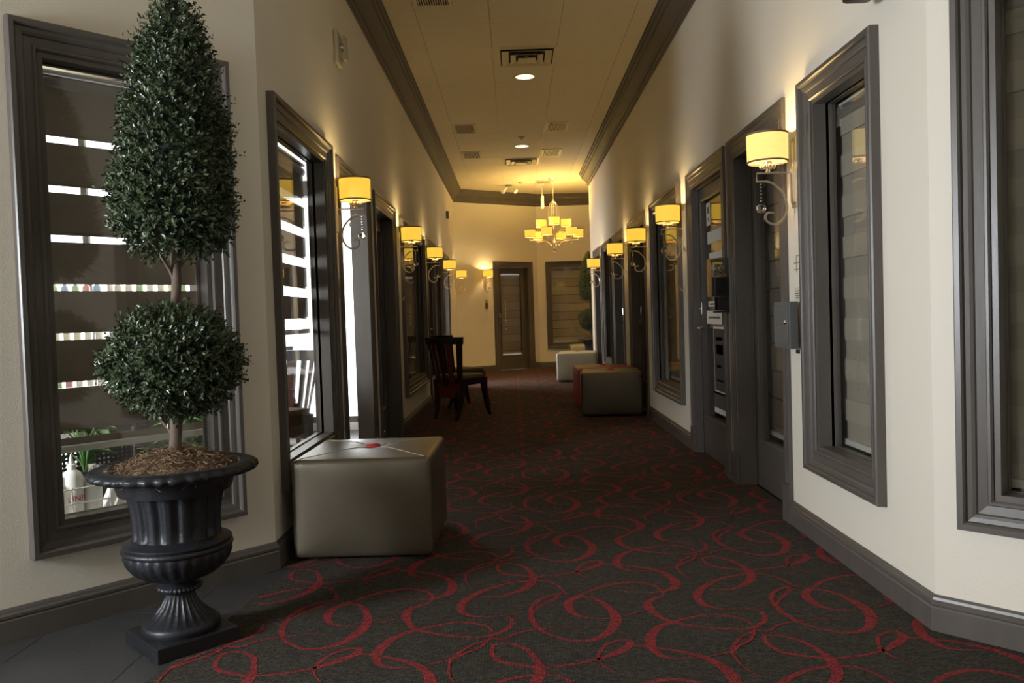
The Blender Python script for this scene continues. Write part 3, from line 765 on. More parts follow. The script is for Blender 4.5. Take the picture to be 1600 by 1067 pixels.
def make_topiary():
    t = empty('topiary_tree')
    bm = bmesh.new()
    tube(bm, smoothpath([(0, 0, .66), (.006, 0, .78), (-.004, .004, .95), (.0, 0, 1.15), (.008, 0, 1.3), (0, 0, 1.45), (0, 0, 1.9)], 4), [.021]*13+[.017]*12, 10)
    for a, zz in ((.3, 1.30), (2.2, 1.33), (4.2, 1.28), (5.4, 1.34), (1.2, .74), (3.4, .72)):
        tube(bm, smoothpath([(0, 0, zz), (.02*math.cos(a), .02*math.sin(a), zz+.05), (.10*math.cos(a), .10*math.sin(a), zz+.15)], 3), .007, 6)
    link('stem', bm, MBARK, t, True, 60)
    rng = np.random.default_rng(5)
    # upper cone: radius by height; lower ball
    HZ = [1.385, 1.42, 1.48, 1.56, 1.66, 1.78, 1.90, 2.02, 2.12, 2.20, 2.27, 2.30]
    HR = [.07, .135, .170, .176, .171, .158, .142, .118, .092, .062, .032, .008]
    def cone_pt(n):
        zz = rng.uniform(1.385, 2.30, n*3); rr = np.interp(zz, HZ, HR)
        keep = rng.random(n*3) < rr/.176; zz = zz[keep][:n]; rr = rr[keep][:n]; a = rng.uniform(0, 2*PI, len(zz))
        slope = np.interp(zz, HZ, np.gradient(HR, HZ))
        nn = np.stack([np.cos(a), np.sin(a), -slope.clip(-1.5, 2)], 1)
        lump = 1+.05*np.sin(a*3+zz*14)+.04*np.sin(a*7-zz*23)
        return np.stack([rr*lump*np.cos(a), rr*lump*np.sin(a), zz], 1), nn
    def ball_pt(n):
        q = rng.normal(size=(n, 3)); q /= np.linalg.norm(q, axis=1)[:, None]
        a = np.arctan2(q[:, 1], q[:, 0]); l = 1+.05*np.sin(a*4+q[:, 2]*6)
        return q*np.array([.202, .202, .178])*l[:, None]+np.array([0, 0, 1.005]), q
    for nm, gen, nsh in (('upper_foliage', cone_pt, 3300), ('lower_foliage', ball_pt, 2500)):
        P, Nn = gen(nsh); n = len(P); Nn = Nn/np.linalg.norm(Nn, axis=1)[:, None]
        dirs = Nn+rng.normal(scale=.45, size=(n, 3))+np.array([0, 0, .25]); dirs /= np.linalg.norm(dirs, axis=1)[:, None]
        V, Fc = [], []
        base = P-dirs*.035+rng.normal(scale=.006, size=(n, 3))
        Ls = rng.uniform(.040, .078, n)*np.where(rng.random(n) < .08, 1.25, 1)
        LPS = 9
        b_ = np.repeat(base, LPS, 0); d_ = np.repeat(dirs, LPS, 0); L_ = np.repeat(Ls, LPS)
        k_ = np.tile(np.arange(LPS), n)
        rnd = rng.normal(size=(n*LPS, 3)); side = np.cross(d_, rnd); side /= np.linalg.norm(side, axis=1)[:, None]
        org = b_+d_*(L_*(k_+1)/LPS)[:, None]
        ld = side*.85+d_*.75; ld /= np.linalg.norm(ld, axis=1)[:, None]
        wd = np.cross(ld, d_); wd /= np.linalg.norm(wd, axis=1)[:, None]; up = np.cross(wd, ld)
        ll = rng.uniform(.013, .021, n*LPS)[:, None]; ww = ll*.27
        m_ = org+ld*ll*.5
        vs = np.stack([org, m_+wd*ww+up*ll*.10, org+ld*ll, m_-wd*ww+up*ll*.10], 1).reshape(-1, 3)
        N4 = n*LPS; idx = np.arange(N4)*4
        fc = np.concatenate([np.stack([idx, idx+1, idx+2], 1), np.stack([idx, idx+2, idx+3], 1)])
        o = rawmesh(nm, vs.tolist(), fc.tolist(), MLEAF, t); o['kind'] = 'stuff'
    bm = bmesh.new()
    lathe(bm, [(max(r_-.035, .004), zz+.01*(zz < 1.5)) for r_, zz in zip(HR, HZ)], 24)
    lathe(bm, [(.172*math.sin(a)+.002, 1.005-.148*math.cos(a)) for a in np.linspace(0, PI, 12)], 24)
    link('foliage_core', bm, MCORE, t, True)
    return t
UX, UY = -1.225, 2.945
ur = make_urn(); tag(ur, 'black cast iron pedestal urn on the dark tile floor in front of angled window', 'urn', 'cast iron urns'); ur.location = (UX, UY, 0)
tp = make_topiary(); tag(tp, 'tall boxwood topiary with ball and cone tiers in the near black urn', 'topiary', 'boxwood topiaries'); tp.location = (UX-.03, UY, 0)
tp.rotation_euler = (0, R(2.6), 0)
dup(ur, (1.50, 16.0, 0), .3, 'dark pedestal urn at the far end, half hidden by the end of the right wall')
dup(tp, (1.47, 16.0, 0), 0, 'boxwood topiary standing at the far end beside the last right sconce')

# ------------------------------------------------------------------ chairs
def make_chair():
    t = empty('side_chair')   # faces local +y, back at -y
    def leg(p):
        bm = bmesh.new(); n = len(p)
        path = smoothpath(p, 4); tube(bm, path, [.048-.030*i/(len(path)-1) for i in range(len(path))], 4); link('leg', bm, MWOOD, t, True, 40)
    for s in (-1, 1):
        leg([(s*.20, .19, .44), (s*.205, .20, .30), (s*.215, .235, .12), (s*.225, .275, 0)])
        leg([(s*.17, -.19, .44), (s*.165, -.20, .30), (s*.15, -.245, .12), (s*.14, -.30, 0)])
    bm = bmesh.new(); box(bm, (-.225, .185, .375), (.225, .215, .445), .004); box(bm, (-.19, -.215, .375), (.19, -.185, .445), .004)
    for s in (-1, 1):
        vs = [bm.verts.new(q) for q in [(s*.19, -.2, .375), (s*.225, .2, .375), (s*.225, .2, .445), (s*.19, -.2, .445), (s*.165, -.2, .375), (s*.20, .2, .375), (s*.20, .2, .445), (s*.165, -.2, .445)]]
        for q in ((0, 1, 2, 3), (4, 5, 6, 7), (0, 1, 5, 4), (3, 2, 6, 7), (0, 3, 7, 4), (1, 2, 6, 5)): bm.faces.new([vs[i] for i in q])
    link('seat_frame', bm, MWOOD, t)
    bm = bmesh.new(); box(bm, (-.21, -.18, .445), (.21, .215, .49), .016); link('seat', bm, MSEAT, t, True, 50)
    # scooped back of broad slats
    def bx(tx, zz):   # tx -1..1 across
        f = (zz-.36)/.54; half = .165+.075*f
        return Vector((tx*half, -.205-.09*f-.05*(1-tx*tx)*.9+.02*abs(tx), zz))
    specs = [(-1, -.84, MWOOD), (-.66, -.44, MMAR), (-.24, .02, MWOOD), (.22, .50, MMAR), (.72, 1, MWOOD)]
    for a, b, m in specs:
        bm = bmesh.new(); rows = []
        for k in range(9):
            zz = .37+.49*k/8; rows.append([bm.verts.new(bx(a, zz)), bm.verts.new(bx((a+b)/2, zz)), bm.verts.new(bx(b, zz)), bm.verts.new(bx(b, zz)+Vector((0, -.008, 0))), bm.verts.new(bx((a+b)/2, zz)+Vector((0, -.008, 0))), bm.verts.new(bx(a, zz)+Vector((0, -.008, 0)))])
        for k in range(8):
            for j in range(6): bm.faces.new((rows[k][j], rows[k][(j+1) % 6], rows[k+1][(j+1) % 6], rows[k+1][j]))
        bm.faces.new(rows[0]); bm.faces.new(rows[-1]); link('slat', bm, m, t)
    bm = bmesh.new(); rows = []
    for k in range(13):
        tx = -1.03+2.06*k/12; lo, hi = bx(tx, .835), bx(tx, .915)
        rows.append([bm.verts.new(lo+Vector((0, .006, 0))), bm.verts.new(hi+Vector((0, .006, 0))), bm.verts.new(hi+Vector((0, -.028, 0))), bm.verts.new(lo+Vector((0, -.028, 0)))])
    for k in range(12):
        for j in range(4): bm.faces.new((rows[k][j], rows[k][(j+1) % 4], rows[k+1][(j+1) % 4], rows[k+1][j]))
    bm.faces.new(rows[0]); bm.faces.new(rows[-1]); link('top_rail', bm, MWOOD, t)
    bm = bmesh.new()
    vs = []
    for yy in (-.235, -.215):
        vs += [bm.verts.new(q) for q in ((-.165, yy, .39), (.165, yy, .39), (.085, yy-.03, .24), (-.085, yy-.03, .24))]
    for q in ((0, 1, 2, 3), (4, 5, 6, 7), (0, 1, 5, 4), (1, 2, 6, 5), (2, 3, 7, 6), (3, 0, 4, 7)): bm.faces.new([vs[i] for i in q])
    link('apron', bm, MMAR, t)
    return t
ch = make_chair(); tag(ch, 'dark wooden chair with scooped maroon slat back, nearer of the pair at left wall', 'chair', 'dark slat-back chairs')
ch.location = (-.64, 9.42, 0); ch.rotation_euler = (0, 0, R(-30))
dup(ch, (-.70, 10.55, 0), R(-52), 'dark wooden chair behind the nearer one at the left wall')
dup(ch, (-1.82, 6.15, 0), R(150), 'dark chair inside the salon seen through the window over the near ottoman')
dup(ch, (-2.15, 7.2, 0), R(200), 'dark chair deeper in the salon against the bright storefront glass')

# ------------------------------------------------------------------ chandelier
ct = empty('chandelier', (.80, 15.6, 0), 0, 'nine-shade two-tier chandelier hanging at the far end of the hall', 'chandelier')
bm = bmesh.new(); lathe(bm, [(.002, ZC-.035), (.05, ZC-.03), (.085, ZC-.008), (.085, ZC-.001)], 24); link('canopy', bm, MCHAMP, ct, True, 40)
bm = bmesh.new(); tube(bm, [(0, 0, ZC-.03), (0, 0, 3.26)], .0065, 8)
for k in range(9): bmesh.ops.create_icosphere(bm, subdivisions=1, radius=.012, matrix=Matrix.Translation((0, 0, ZC-.06-k*.04)))
link('chain', bm, MCHAMP, ct)
bm = bmesh.new(); lathe(bm, [(.004, 2.34), (.022, 2.36), (.026, 2.38), (.012, 2.40), (.030, 2.43), (.050, 2.46), (.030, 2.50), (.016, 2.53), (.014, 2.72), (.028, 2.76), (.028, 2.79), (.010, 2.83), (.009, 3.24), (.02, 3.25), (.02, 3.27), (.004, 3.28)], 16)
link('column', bm, MCHAMP, ct, True, 50)
bm = bmesh.new(); bmesh.ops.create_icosphere(bm, subdivisions=2, radius=.03, matrix=Matrix.Translation((0, 0, 2.32))); bmesh.ops.create_icosphere(bm, subdivisions=2, radius=.03, matrix=Matrix.Translation((0, 0, 2.99))); link('crystal_ball', bm, MCRYST, ct)
for k in range(4):
    a = PI/2*k+.4
    bm = bmesh.new(); tube(bm, smoothpath([(0, 0, 3.25), (.07*math.cos(a), .07*math.sin(a), 3.18), (.11*math.cos(a), .11*math.sin(a), 3.03), (.10*math.cos(a), .10*math.sin(a), 2.90), (.03*math.cos(a), .03*math.sin(a), 2.80)], 4), .007, 6); link('loop', bm, MCHAMP, ct, True)
shade_pts = []
def chand_arm(a, rad, z0, zs):
    c_, s_ = math.cos(a), math.sin(a)
    bm = bmesh.new()
    tube(bm, smoothpath([(.02*c_, .02*s_, z0), (.07*c_, .07*s_, z0-.05), (.15*c_, .15*s_, z0+.02), (.26*c_*rad/.44, .26*s_*rad/.44, zs-.07), (rad*c_, rad*s_, zs-.065)], 4), .0075, 6)
    tube(bm, [(rad*c_, rad*s_, zs-.068), (rad*c_, rad*s_, zs+.03)], .010, 8)
    link('arm', bm, MCHAMP, ct, True, 50)
    bm = bmesh.new(); lathe(bm, [(.097, zs), (.100, zs+.138), (.098, zs+.138), (.095, zs), (.097, zs)], 28, (rad*c_, rad*s_, 0), cap=False); s1 = link('lamp_shade', bm, MSHADE, ct, True, 40)
    for za in (zs-.002, zs+.132):
        bm = bmesh.new(); lathe(bm, [(.1015, za), (.1015, za+.008), (.095, za+.008), (.095, za), (.1015, za)], 28, (rad*c_, rad*s_, 0), cap=False); link('trim_band', bm, MTRIMB, s1)
    bm = bmesh.new(); lathe(bm, [(.006, zs+.03), (.015, zs+.05), (.012, zs+.075), (.001, zs+.09)], 10, (rad*c_, rad*s_, 0)); link('bulb', bm, MBULB, ct, True)
    bm = bmesh.new(); bmesh.ops.create_icosphere(bm, subdivisions=1, radius=.014, matrix=Matrix.Translation((rad*.72*c_, rad*.72*s_, zs-.11))); link('crystal_ball', bm, MCRYST, ct)
    point('chandelier_light', (.80+rad*c_, 15.6+rad*s_, zs+.105), CHAND_W, (1, .68, .20), .03)
for k in range(6): chand_arm(2*PI*k/6+.18, .46, 2.46, 2.575)
for k in range(3): chand_arm(2*PI*k/3+.5, .27, 2.70, 2.775)

# ------------------------------------------------------------------ ceiling fittings
def diffuser(cx, cy, lab):
    t = empty('air_diffuser', (cx, cy, ZC), 0, lab, 'vent', 'square ceiling air diffusers')
    def fr(w0, w1, z0, z1, nm, m):
        bm = bmesh.new()
        o_ = [(-w0, -w0, z0), (w0, -w0, z0), (w0, w0, z0), (-w0, w0, z0)]; i_ = [(-w1, -w1, z1), (w1, -w1, z1), (w1, w1, z1), (-w1, w1, z1)]
        A = [bm.verts.new(p) for p in o_]; B = [bm.verts.new(p) for p in i_]
        A2 = [bm.verts.new((p[0], p[1], p[2]+.003)) for p in o_]; B2 = [bm.verts.new((p[0], p[1], p[2]+.003)) for p in i_]
        for k in range(4):
            j = (k+1) % 4
            bm.faces.new((A[k], A[j], B[j], B[k])); bm.faces.new((A2[k], A2[j], B2[j], B2[k])); bm.faces.new((A[k], A[j], A2[j], A2[k])); bm.faces.new((B[k], B[j], B2[j], B2[k]))
        link(nm, bm, m, t)
    bm = bmesh.new(); box(bm, (-.26, -.26, -.002), (.26, .26, -.0005)); link('throat', bm, MDARK, t)
    fr(.285, .255, -.004, -.012, 'frame', MTBAR); fr(.243, .175, -.028, -.008, 'cone', MTBAR); fr(.158, .105, -.038, -.012, 'cone', MTBAR)
    bm = bmesh.new(); box(bm, (-.085, -.085, -.046), (.085, .085, -.042)); box(bm, (-.02, -.02, -.042), (.02, .02, -.001)); link('centre_plate', bm, MTBAR, t)
diffuser(.205, 8.22, 'stepped square air diffuser on the ceiling just before the nearer downlight')
diffuser(.20, 13.75, 'stepped square air diffuser on the ceiling beyond the second downlight')
def grille(cx, cy, lab, w=.25, l=.50):
    t = empty('air_grille', (cx, cy, ZC), 0, lab, 'vent', 'slotted ceiling grilles')
    bm = bmesh.new()
    for a, b in (((-w/2-.025, -l/2-.025), (w/2+.025, -l/2)), ((-w/2-.025, l/2), (w/2+.025, l/2+.025)), ((-w/2-.025, -l/2), (-w/2, l/2)), ((w/2, -l/2), (w/2+.025, l/2))): box(bm, (*a, -.010), (*b, 0))
    link('frame', bm, MTBAR, t)
    bm = bmesh.new(); box(bm, (-w/2, -l/2, -.002), (w/2, l/2, -.0006)); link('backing', bm, MDARK, t)
    me = None
    for k in range(13):
        xx = -w/2+.01+k*(w-.02)/12
        if me is None:
            bm = bmesh.new(); box(bm, (-.0035, -l/2, -.009), (.0035, l/2, -.002)); o = link('slat', bm, MTBAR, t); me = o.data
        else: o = bpy.data.objects.new('slat', me); COL.objects.link(o); o.parent = t
        o.location = (xx, 0, 0)
grille(-.58, 11.28, 'slotted ceiling grille on the left, nearer of the left pair')
grille(.665, 11.30, 'slotted ceiling grille on the right, nearer of the right pair')
grille(-.58, 13.10, 'slotted ceiling grille on the left, farther of the left pair')
grille(.66, 13.10, 'slotted ceiling grille on the right, farther of the right pair')
grille(-.57, 6.55, 'slotted ceiling grille cut by the top edge of the picture')
grille(.64, 15.95, 'small slotted ceiling grille beside the chandelier canopy', .25, .30)
def downlight(cx, cy, lab, e):
    t = empty('downlight', (cx, cy, ZC), 0, lab, 'light', 'recessed ceiling downlights')
    bm = bmesh.new(); lathe(bm, [(.118, -.001), (.116, -.007), (.100, -.008), (.098, -.001)], 32, cap=False); link('trim_ring', bm, MTBAR, t, True, 40)
    bm = bmesh.new(); lathe(bm, [(.001, -.0045), (.099, -.004), (.099, -.001), (.001, -.001)], 32); link('lens', bm, MDOWN, t)
    l = bpy.data.lights.new('downlight_light', 'SPOT'); l.energy = e; l.color = (1, .8, .5); l.spot_size = R(95); l.spot_blend = .6; l.shadow_soft_size = .08
    o = bpy.data.objects.new('downlight_light', l); COL.objects.link(o); o.location = (cx, cy, ZC-.02)
downlight(.197, 8.91, 'glowing round recessed downlight, nearer of the two on the ceiling', 10)
downlight(.20, 12.53, 'glowing round recessed downlight, farther of the two on the ceiling', 10)
def disc(cx, cy, lab, nm, cat, m=MTBAR, r=.045):
    bm = bmesh.new(); lathe(bm, [(.012, -.035), (.014, -.012), (r, -.009), (r, -.0005)], 18); o = link(nm, bm, m, None, True, 40); o.location = (cx, cy, ZC); tag(o, lab, cat)
disc(.19, 11.9, 'small round sprinkler cap on the ceiling before the farther downlight', 'sprinkler', 'sprinkler', MCASS)
disc(.20, 15.9, 'small round sprinkler cap on the ceiling left of the chandelier', 'sprinkler', 'sprinkler', MCASS)
t = empty('exit_sign', (.62, 16.2, 0), 0, 'white exit sign hung edge-on from the ceiling beside the chandelier', 'sign')
bm = bmesh.new(); box(bm, (-.028, -.15, 3.20), (.028, .15, 3.41), .006); link('housing', bm, MWHITE, t)
bm = bmesh.new(); tube(bm, [(0, 0, 3.40), (0, 0, ZC-.01)], .008, 8); lathe(bm, [(.045, ZC-.012), (.045, ZC-.001)], 16); link('stem', bm, MWHITE, t)
t = empty('spot_fitting', (-.02, 16.2, 0), 0, 'small twin-head spotlight fitting on the ceiling near the far crown moulding', 'light')
bm = bmesh.new(); lathe(bm, [(.06, ZC-.03), (.06, ZC-.001)], 16); link('base', bm, MCASS, t)
for s, rz in ((-.08, .6), (.09, -.5)):
    bm = bmesh.new(); tube(bm, [(s*.3, 0, ZC-.03), (s, -.01, ZC-.09), (s*1.5, -.05, ZC-.14)], [.012, .025, .045], 12); link('lamp_head', bm, MWHITE, t, True, 40)

# ------------------------------------------------------------------ small wall fittings
t = empty('strobe_alarm', (XL, 5.60, 0), RZL, 'pale clear-domed alarm strobe high on the left wall', 'alarm')
bm = bmesh.new(); box(bm, (-.075, -.03, 2.83), (.075, 0, 3.05), .012); link('housing', bm, mat('strobe_housing', (.5, .45, .36), .5), t)
bm = bmesh.new(); box(bm, (-.055, -.075, 2.86), (.055, -.028, 3.02), .02); link('lens', bm, MACRYL, t)
bm = bmesh.new(); lathe(bm, [(.03, 0), (.024, .02), (.004, .028)], 16); bmesh.ops.transform(bm, matrix=Matrix.Translation((0, -.03, 2.95)) @ Matrix.Rotation(R(90), 4, 'X'), verts=bm.verts); link('reflector', bm, MCHROME, t, True)
bm = bmesh.new(); box(bm, (-.04, -.05, 2.86), (.04, 0, 2.99), .01); o = link('motion_sensor', bm, MGREY); o.location = (XL, 14.6, 0); o.rotation_euler = (0, 0, RZL); tag(o, 'small grey sensor high at the far end of the left wall', 'sensor')
# door chime / keypad left of the far door
bm = bmesh.new(); box(bm, (-.03, -.03, 1.29), (.03, 0, 1.41), .01); lathe(bm, [(.02, 1.44), (.02, 1.46), (.004, 1.47)], 12, (-.0, -.012, 0)); o = link('keypad', bm, MGREY); o.location = (fs.x+.02, fs.y+.01, 0); o.rotation_euler = (0, 0, A_F1); tag(o, 'small dark keypad on the wall below the far end sconce', 'keypad')
# mail box
t = empty('mail_box', (XR, 4.155, 0), RZR, 'grey metal locked box on the right wall beside the near door', 'box')
bm = bmesh.new(); box(bm, (-.115, -.062, .925), (.125, -.044, 1.15)); box(bm, (-.115, -.046, .925), (.125, 0, 1.15), .002)
bm.free(); bm = bmesh.new(); box(bm, (-.12, -.085, .925), (.118, -.043, 1.155), .003); link('body', bm, MGREY, t)
bm = bmesh.new(); box(bm, (-.105, -.092, .945), (.103, -.084, 1.135), .002); dr = link('door', bm, MGREY, t)
bm = bmesh.new(); lathe(bm, [(.011, 0), (.011, .008), (.008, .012), (.001, .012)], 14); bmesh.ops.transform(bm, matrix=Matrix.Translation((.085, -.092, 1.055)) @ Matrix.Rotation(R(90), 4, 'X'), verts=bm.verts); link('lock', bm, MCHROME, dr, True, 40)
bm = bmesh.new(); box(bm, (-.02, -.012, .895), (.01, -.001, .915), .002); link('tag', bm, MBLACK, t)
# little plate with printed lines above it
t = empty('notice_plate', (XR, 4.15, 0), RZR, 'small cream printed plate on the right wall just above the grey box', 'sign')
bm = bmesh.new(); box(bm, (-.045, -.006, 1.165), (.045, 0, 1.225), .001); link('plate', bm, mat('cream_card', (.6, .56, .44), .6), t)
def text(body, size, loc, rot, m, parent, name='lettering', ext=.0004):
    c = bpy.data.curves.new(name, 'FONT'); c.body = body; c.size = size; c.extrude = ext; c.align_x = 'CENTER'; c.align_y = 'CENTER'
    tmp = bpy.data.objects.new('tmp', c); COL.objects.link(tmp)
    dg = bpy.context.evaluated_depsgraph_get(); me = bpy.data.meshes.new_from_object(tmp.evaluated_get(dg))
    bpy.data.objects.remove(tmp, do_unlink=True)
    o = bpy.data.objects.new(name, me); me.materials.clear(); me.materials.append(m); COL.objects.link(o); o.parent = parent; o.location = loc; o.rotation_euler = rot
    return o
bm = bmesh.new()
for zz, w_ in ((1.208, .05), (1.196, .06), (1.184, .055), (1.175, .03)): box(bm, (-w_/2, -.0072, zz-.0025), (w_/2, -.0055, zz+.0015))
link('print', bm, MINK, t)
# adhesive outline left on the wall
bm = bmesh.new()
for a, b in (((-.05, 1.345), (.04, 1.352)), ((-.02, 1.30), (-.013, 1.385)), ((.03, 1.31), (.037, 1.37)), ((-.05, 1.312), (.01, 1.318)), ((-.01, 1.38), (.04, 1.386))): box(bm, (a[0], -.0015, a[1]), (b[0], 0, b[1]))
o = link('adhesive_mark', bm, mat('grey_putty', (.30, .28, .23), .8)); o.location = (XR, 4.155, 0); o.rotation_euler = (0, 0, RZR); tag(o, 'grey adhesive residue mark on the right wall above the cream plate', 'mark')
# acrylic holder with dark leaflets
t = empty('leaflet_holder', (XR, 5.462, 0), RZR, 'clear acrylic wall holder with black leaflets between the two near right doors', 'holder')
bm = bmesh.new(); box(bm, (-.065, -.005, 1.10), (.065, 0, 1.47), .001); link('back_plate', bm, MACRYL, t)
bm = bmesh.new()
for a, b in (((-.065, -.135, 1.21), (.065, -.131, 1.46)), ((-.065, -.135, 1.21), (-.061, -.005, 1.46)), ((.061, -.135, 1.21), (.065, -.005, 1.46))): box(bm, a, b, .0008)
link('pocket', bm, MACRYL, t)
bm = bmesh.new(); box(bm, (-.058, -.128, 1.213), (.058, -.02, 1.335), .001); link('leaflet_stack', bm, MBLACK, t)
bm = bmesh.new(); box(bm, (-.05, -.09, 1.12), (-.046, -.005, 1.21)); box(bm, (.046, -.09, 1.12), (.05, -.005, 1.21)); box(bm, (-.06, -.10, 1.105), (.06, -.005, 1.118)); link('lower_tray', bm, MBLACK, t)
rng = random.Random(2)
bm = bmesh.new()
for k in range(9): bmesh.ops.create_icosphere(bm, subdivisions=1, radius=.014, matrix=Matrix.Translation((rng.uniform(-.04, .04), rng.uniform(-.11, -.04), rng.uniform(1.35, 1.44))))
link('wrapped_sweets', bm, MCRYST, t)['kind'] = 'stuff'
# small hooks on the wall strips
def hook(loc, rz, zz, lab):
    bm = bmesh.new(); box(bm, (-.012, -.006, zz-.03), (.012, 0, zz+.03), .002); tube(bm, [(0, -.004, zz), (0, -.04, zz-.01), (0, -.055, zz+.02)], .005, 6)
    o = link('wall_hook', bm, MCHAMP); o.location = loc; o.rotation_euler = (0, 0, rz); tag(o, lab, 'hook')
hook((XR, 6.83, 0), RZR, 1.30, 'small metal wall hook below the second sconce on the right wall')
hook((XL, 8.24, 0), RZL, 1.33, 'small metal wall hook below the second sconce on the left wall')
# light switch on the left strip
t = empty('light_switch', (XL, 5.36, 0), RZL, 'dark light switch plate on the left wall below the nearest left sconce', 'switch')
bm = bmesh.new(); box(bm, (-.035, -.007, 1.28), (.035, 0, 1.40), .002); link('plate', bm, MCASS, t)
bm = bmesh.new(); box(bm, (-.008, -.014, 1.325), (.008, -.006, 1.355), .002); link('toggle', bm, MCASS, t)
t = empty('power_outlet', (XL, 5.36, 0), RZL, 'pale power outlet low on the left wall behind the near ottoman', 'outlet')
bm = bmesh.new(); box(bm, (-.035, -.006, .42), (.035, 0, .53), .002); link('plate', bm, MTBAR, t)
for z_ in (.485, .435):
    bm = bmesh.new(); box(bm, (-.016, -.008, z_), (.016, -.005, z_+.03)); link('socket', bm, MCASS, t)
# notices on the second right door
lf = [c for c in d2.children if c.name.startswith('leaf')][0]
def sheet(lab, x0, x1, z0, z1, m=MPAPER, inks=()):
    # on the front of the glass of the second right door, its own thing
    bx_ = -DR2[1]+CW+.028
    t = empty('notice_sheet', (XR, 0, 0), RZR, lab, 'notice', 'paper notices on the right door glass')
    bm = bmesh.new(); box(bm, (bx_+x0, .066, z0), (bx_+x1, .0675, z1)); link('paper', bm, m, t)
    for (a, b, c, e, mm) in inks:
        bm = bmesh.new(); box(bm, (bx_+a, .0652, c), (bx_+b, .0662, e)); link('print', bm, mm, t)
# leaf width w ~ .854 ; visible glass from x=.11..; near side is +x
sheet('small white notice with round mark, topmost on the glass of the second right door', .20, .32, 1.76, 1.93, inks=[(.24, .28, 1.85, 1.90, MINK), (.25, .27, 1.79, 1.82, MINK)])
sheet('white opening hours sheet under the topmost notice on the second right door', .22, .70, 1.62, 1.71)
sheet('narrow white strip notice, third down on the second right door', .26, .70, 1.50, 1.55)
sheet('narrow grey strip notice, fourth down on the second right door', .30, .70, 1.42, 1.455)
sheet('printed white card with grey band at hand height on the second right door', .14, .60, 1.02, 1.12, inks=[(.2, .55, 1.06, 1.075, MGREY)])
sheet('white strip with dark print above the card on the second right door', .20, .60, 1.15, 1.19, inks=[(.24, .5, 1.163, 1.175, MINK)])
sheet('tall white-edged dark poster with blue print on the lower second right door', .34, .70, .52, 1.00, MPAPER, inks=[(.355, .69, .53, .985, MINK), (.42, .62, .80, .87, MBLUE), (.42, .60, .90, .925, MPAPER), (.42, .55, .70, .72, MPAPER), (.42, .60, .60, .612, MPAPER)])
sheet('grey sheet with white lower edge at the bottom of the second right door', .32, .70, .36, .50, MGREY, inks=[(.325, .695, .362, .40, MPAPER)])
# dark fixture hanging at the top right edge
t = empty('wall_speaker', (XR, 3.07, 0), RZR, 'black wall-mounted speaker cut off by the top edge above the right window', 'speaker')
bm = bmesh.new(); box(bm, (-.10, -.155, 2.255), (.13, -.05, 2.50), .02); link('cabinet', bm, MBLACK, t, True, 50)
bm = bmesh.new(); box(bm, (-.02, -.06, 2.33), (.02, 0, 2.40)); box(bm, (-.03, -.006, 2.30), (.03, 0, 2.43)); link('bracket', bm, MBLACK, t)
bm = bmesh.new(); box(bm, (-.085, -.160, 2.275), (.115, -.153, 2.485), .004); link('grille', bm, MGREY, t)

# ------------------------------------------------------------------ things inside the salon
def loc_ang(s, y): 
    q = Matrix.Rotation(AL, 4, 'Z') @ Vector((s, y, 0))+LC; return q
# low ledge behind the angled window
bm = bmesh.new(); box(bm, (-1.10, .15, .30), (-.05, .52, .345), .004)
for s_ in (-1.06, -.10): box(bm, (s_-.02, .17, 0), (s_+.02, .50, .30))
o = link('window_ledge', bm, MPLASTER); o.location = LC; o.rotation_euler = (0, 0, AL); tag(o, 'low pale bench behind the glass of the angled window', 'bench')
def bottle(s, y, h, r_, lab, txt=False, tip=True):
    q = loc_ang(s, y); t = empty('product_bottle', (q.x, q.y, .345), AL, lab, 'bottle', 'white bottles on the window bench')
    bm = bmesh.new(); lathe(bm, [(r_*.92, 0), (r_, .006), (r_, h*.72), (r_*.75, h*.80), (r_*.36, h*.84), (r_*.36, h*.87)], 20); bd = link('body', bm, MWHITE, t, True, 50)
    bm = bmesh.new()
    lathe(bm, [(r_*.42, h*.86), (r_*.42, h*.93), (r_*.25, h*.94), (r_*.06, h*1.1)] if tip else [(r_*.45, h*.86), (r_*.45, h)], 14); link('cap', bm, MWHITE, t, True, 50)
    if txt: text('LINE', .034, (0, -r_-.001, h*.38), (R(90), 0, 0), MRED, t)
bottle(-.855, .24, .20, .030, 'short white squat bottle at the left of the angled window', tip=False)
bottle(-.775, .25, .25, .042, 'white nozzle bottle with red lettering behind the angled window', True)
bottle(-.695, .25, .22, .036, 'white capped bottle right of the lettered one', tip=False)
t = empty('storage_bin', loc_ang(-.60, .25), AL, 'white slant-sided plastic bin beside the bottles behind the angled window', 'bin'); t.location.z = .345
bm = bmesh.new(); vs = [bm.verts.new(p) for p in ((-.05, -.06, 0), (.09, -.06, 0), (.09, .08, 0), (-.05, .08, 0), (.01, -.06, .13), (.09, -.06, .14), (.09, .08, .14), (.01, .08, .13))]
for q in ((0, 1, 2, 3), (0, 1, 5, 4), (1, 2, 6, 5), (2, 3, 7, 6), (3, 0, 4, 7), (4, 5, 6, 7)): bm.faces.new([vs[i] for i in q])
link('shell', bm, MWHITE, t)
# wire rail in front of the bottles
t = empty('wire_rack', loc_ang(-.78, .185), AL, 'thin white wire rail in front of the white bottles', 'rack'); t.location.z = .345
for zz in (.08, .14):
    bm = bmesh.new(); tube(bm, [(-.16, 0, zz), (.13, 0, zz)], .003, 6); link('rail', bm, MWHITE, t)
for xx in (-.16, -.02, .13):
    bm = bmesh.new(); tube(bm, [(xx, 0, 0), (xx, 0, .145)], .003, 6); link('post', bm, MWHITE, t)
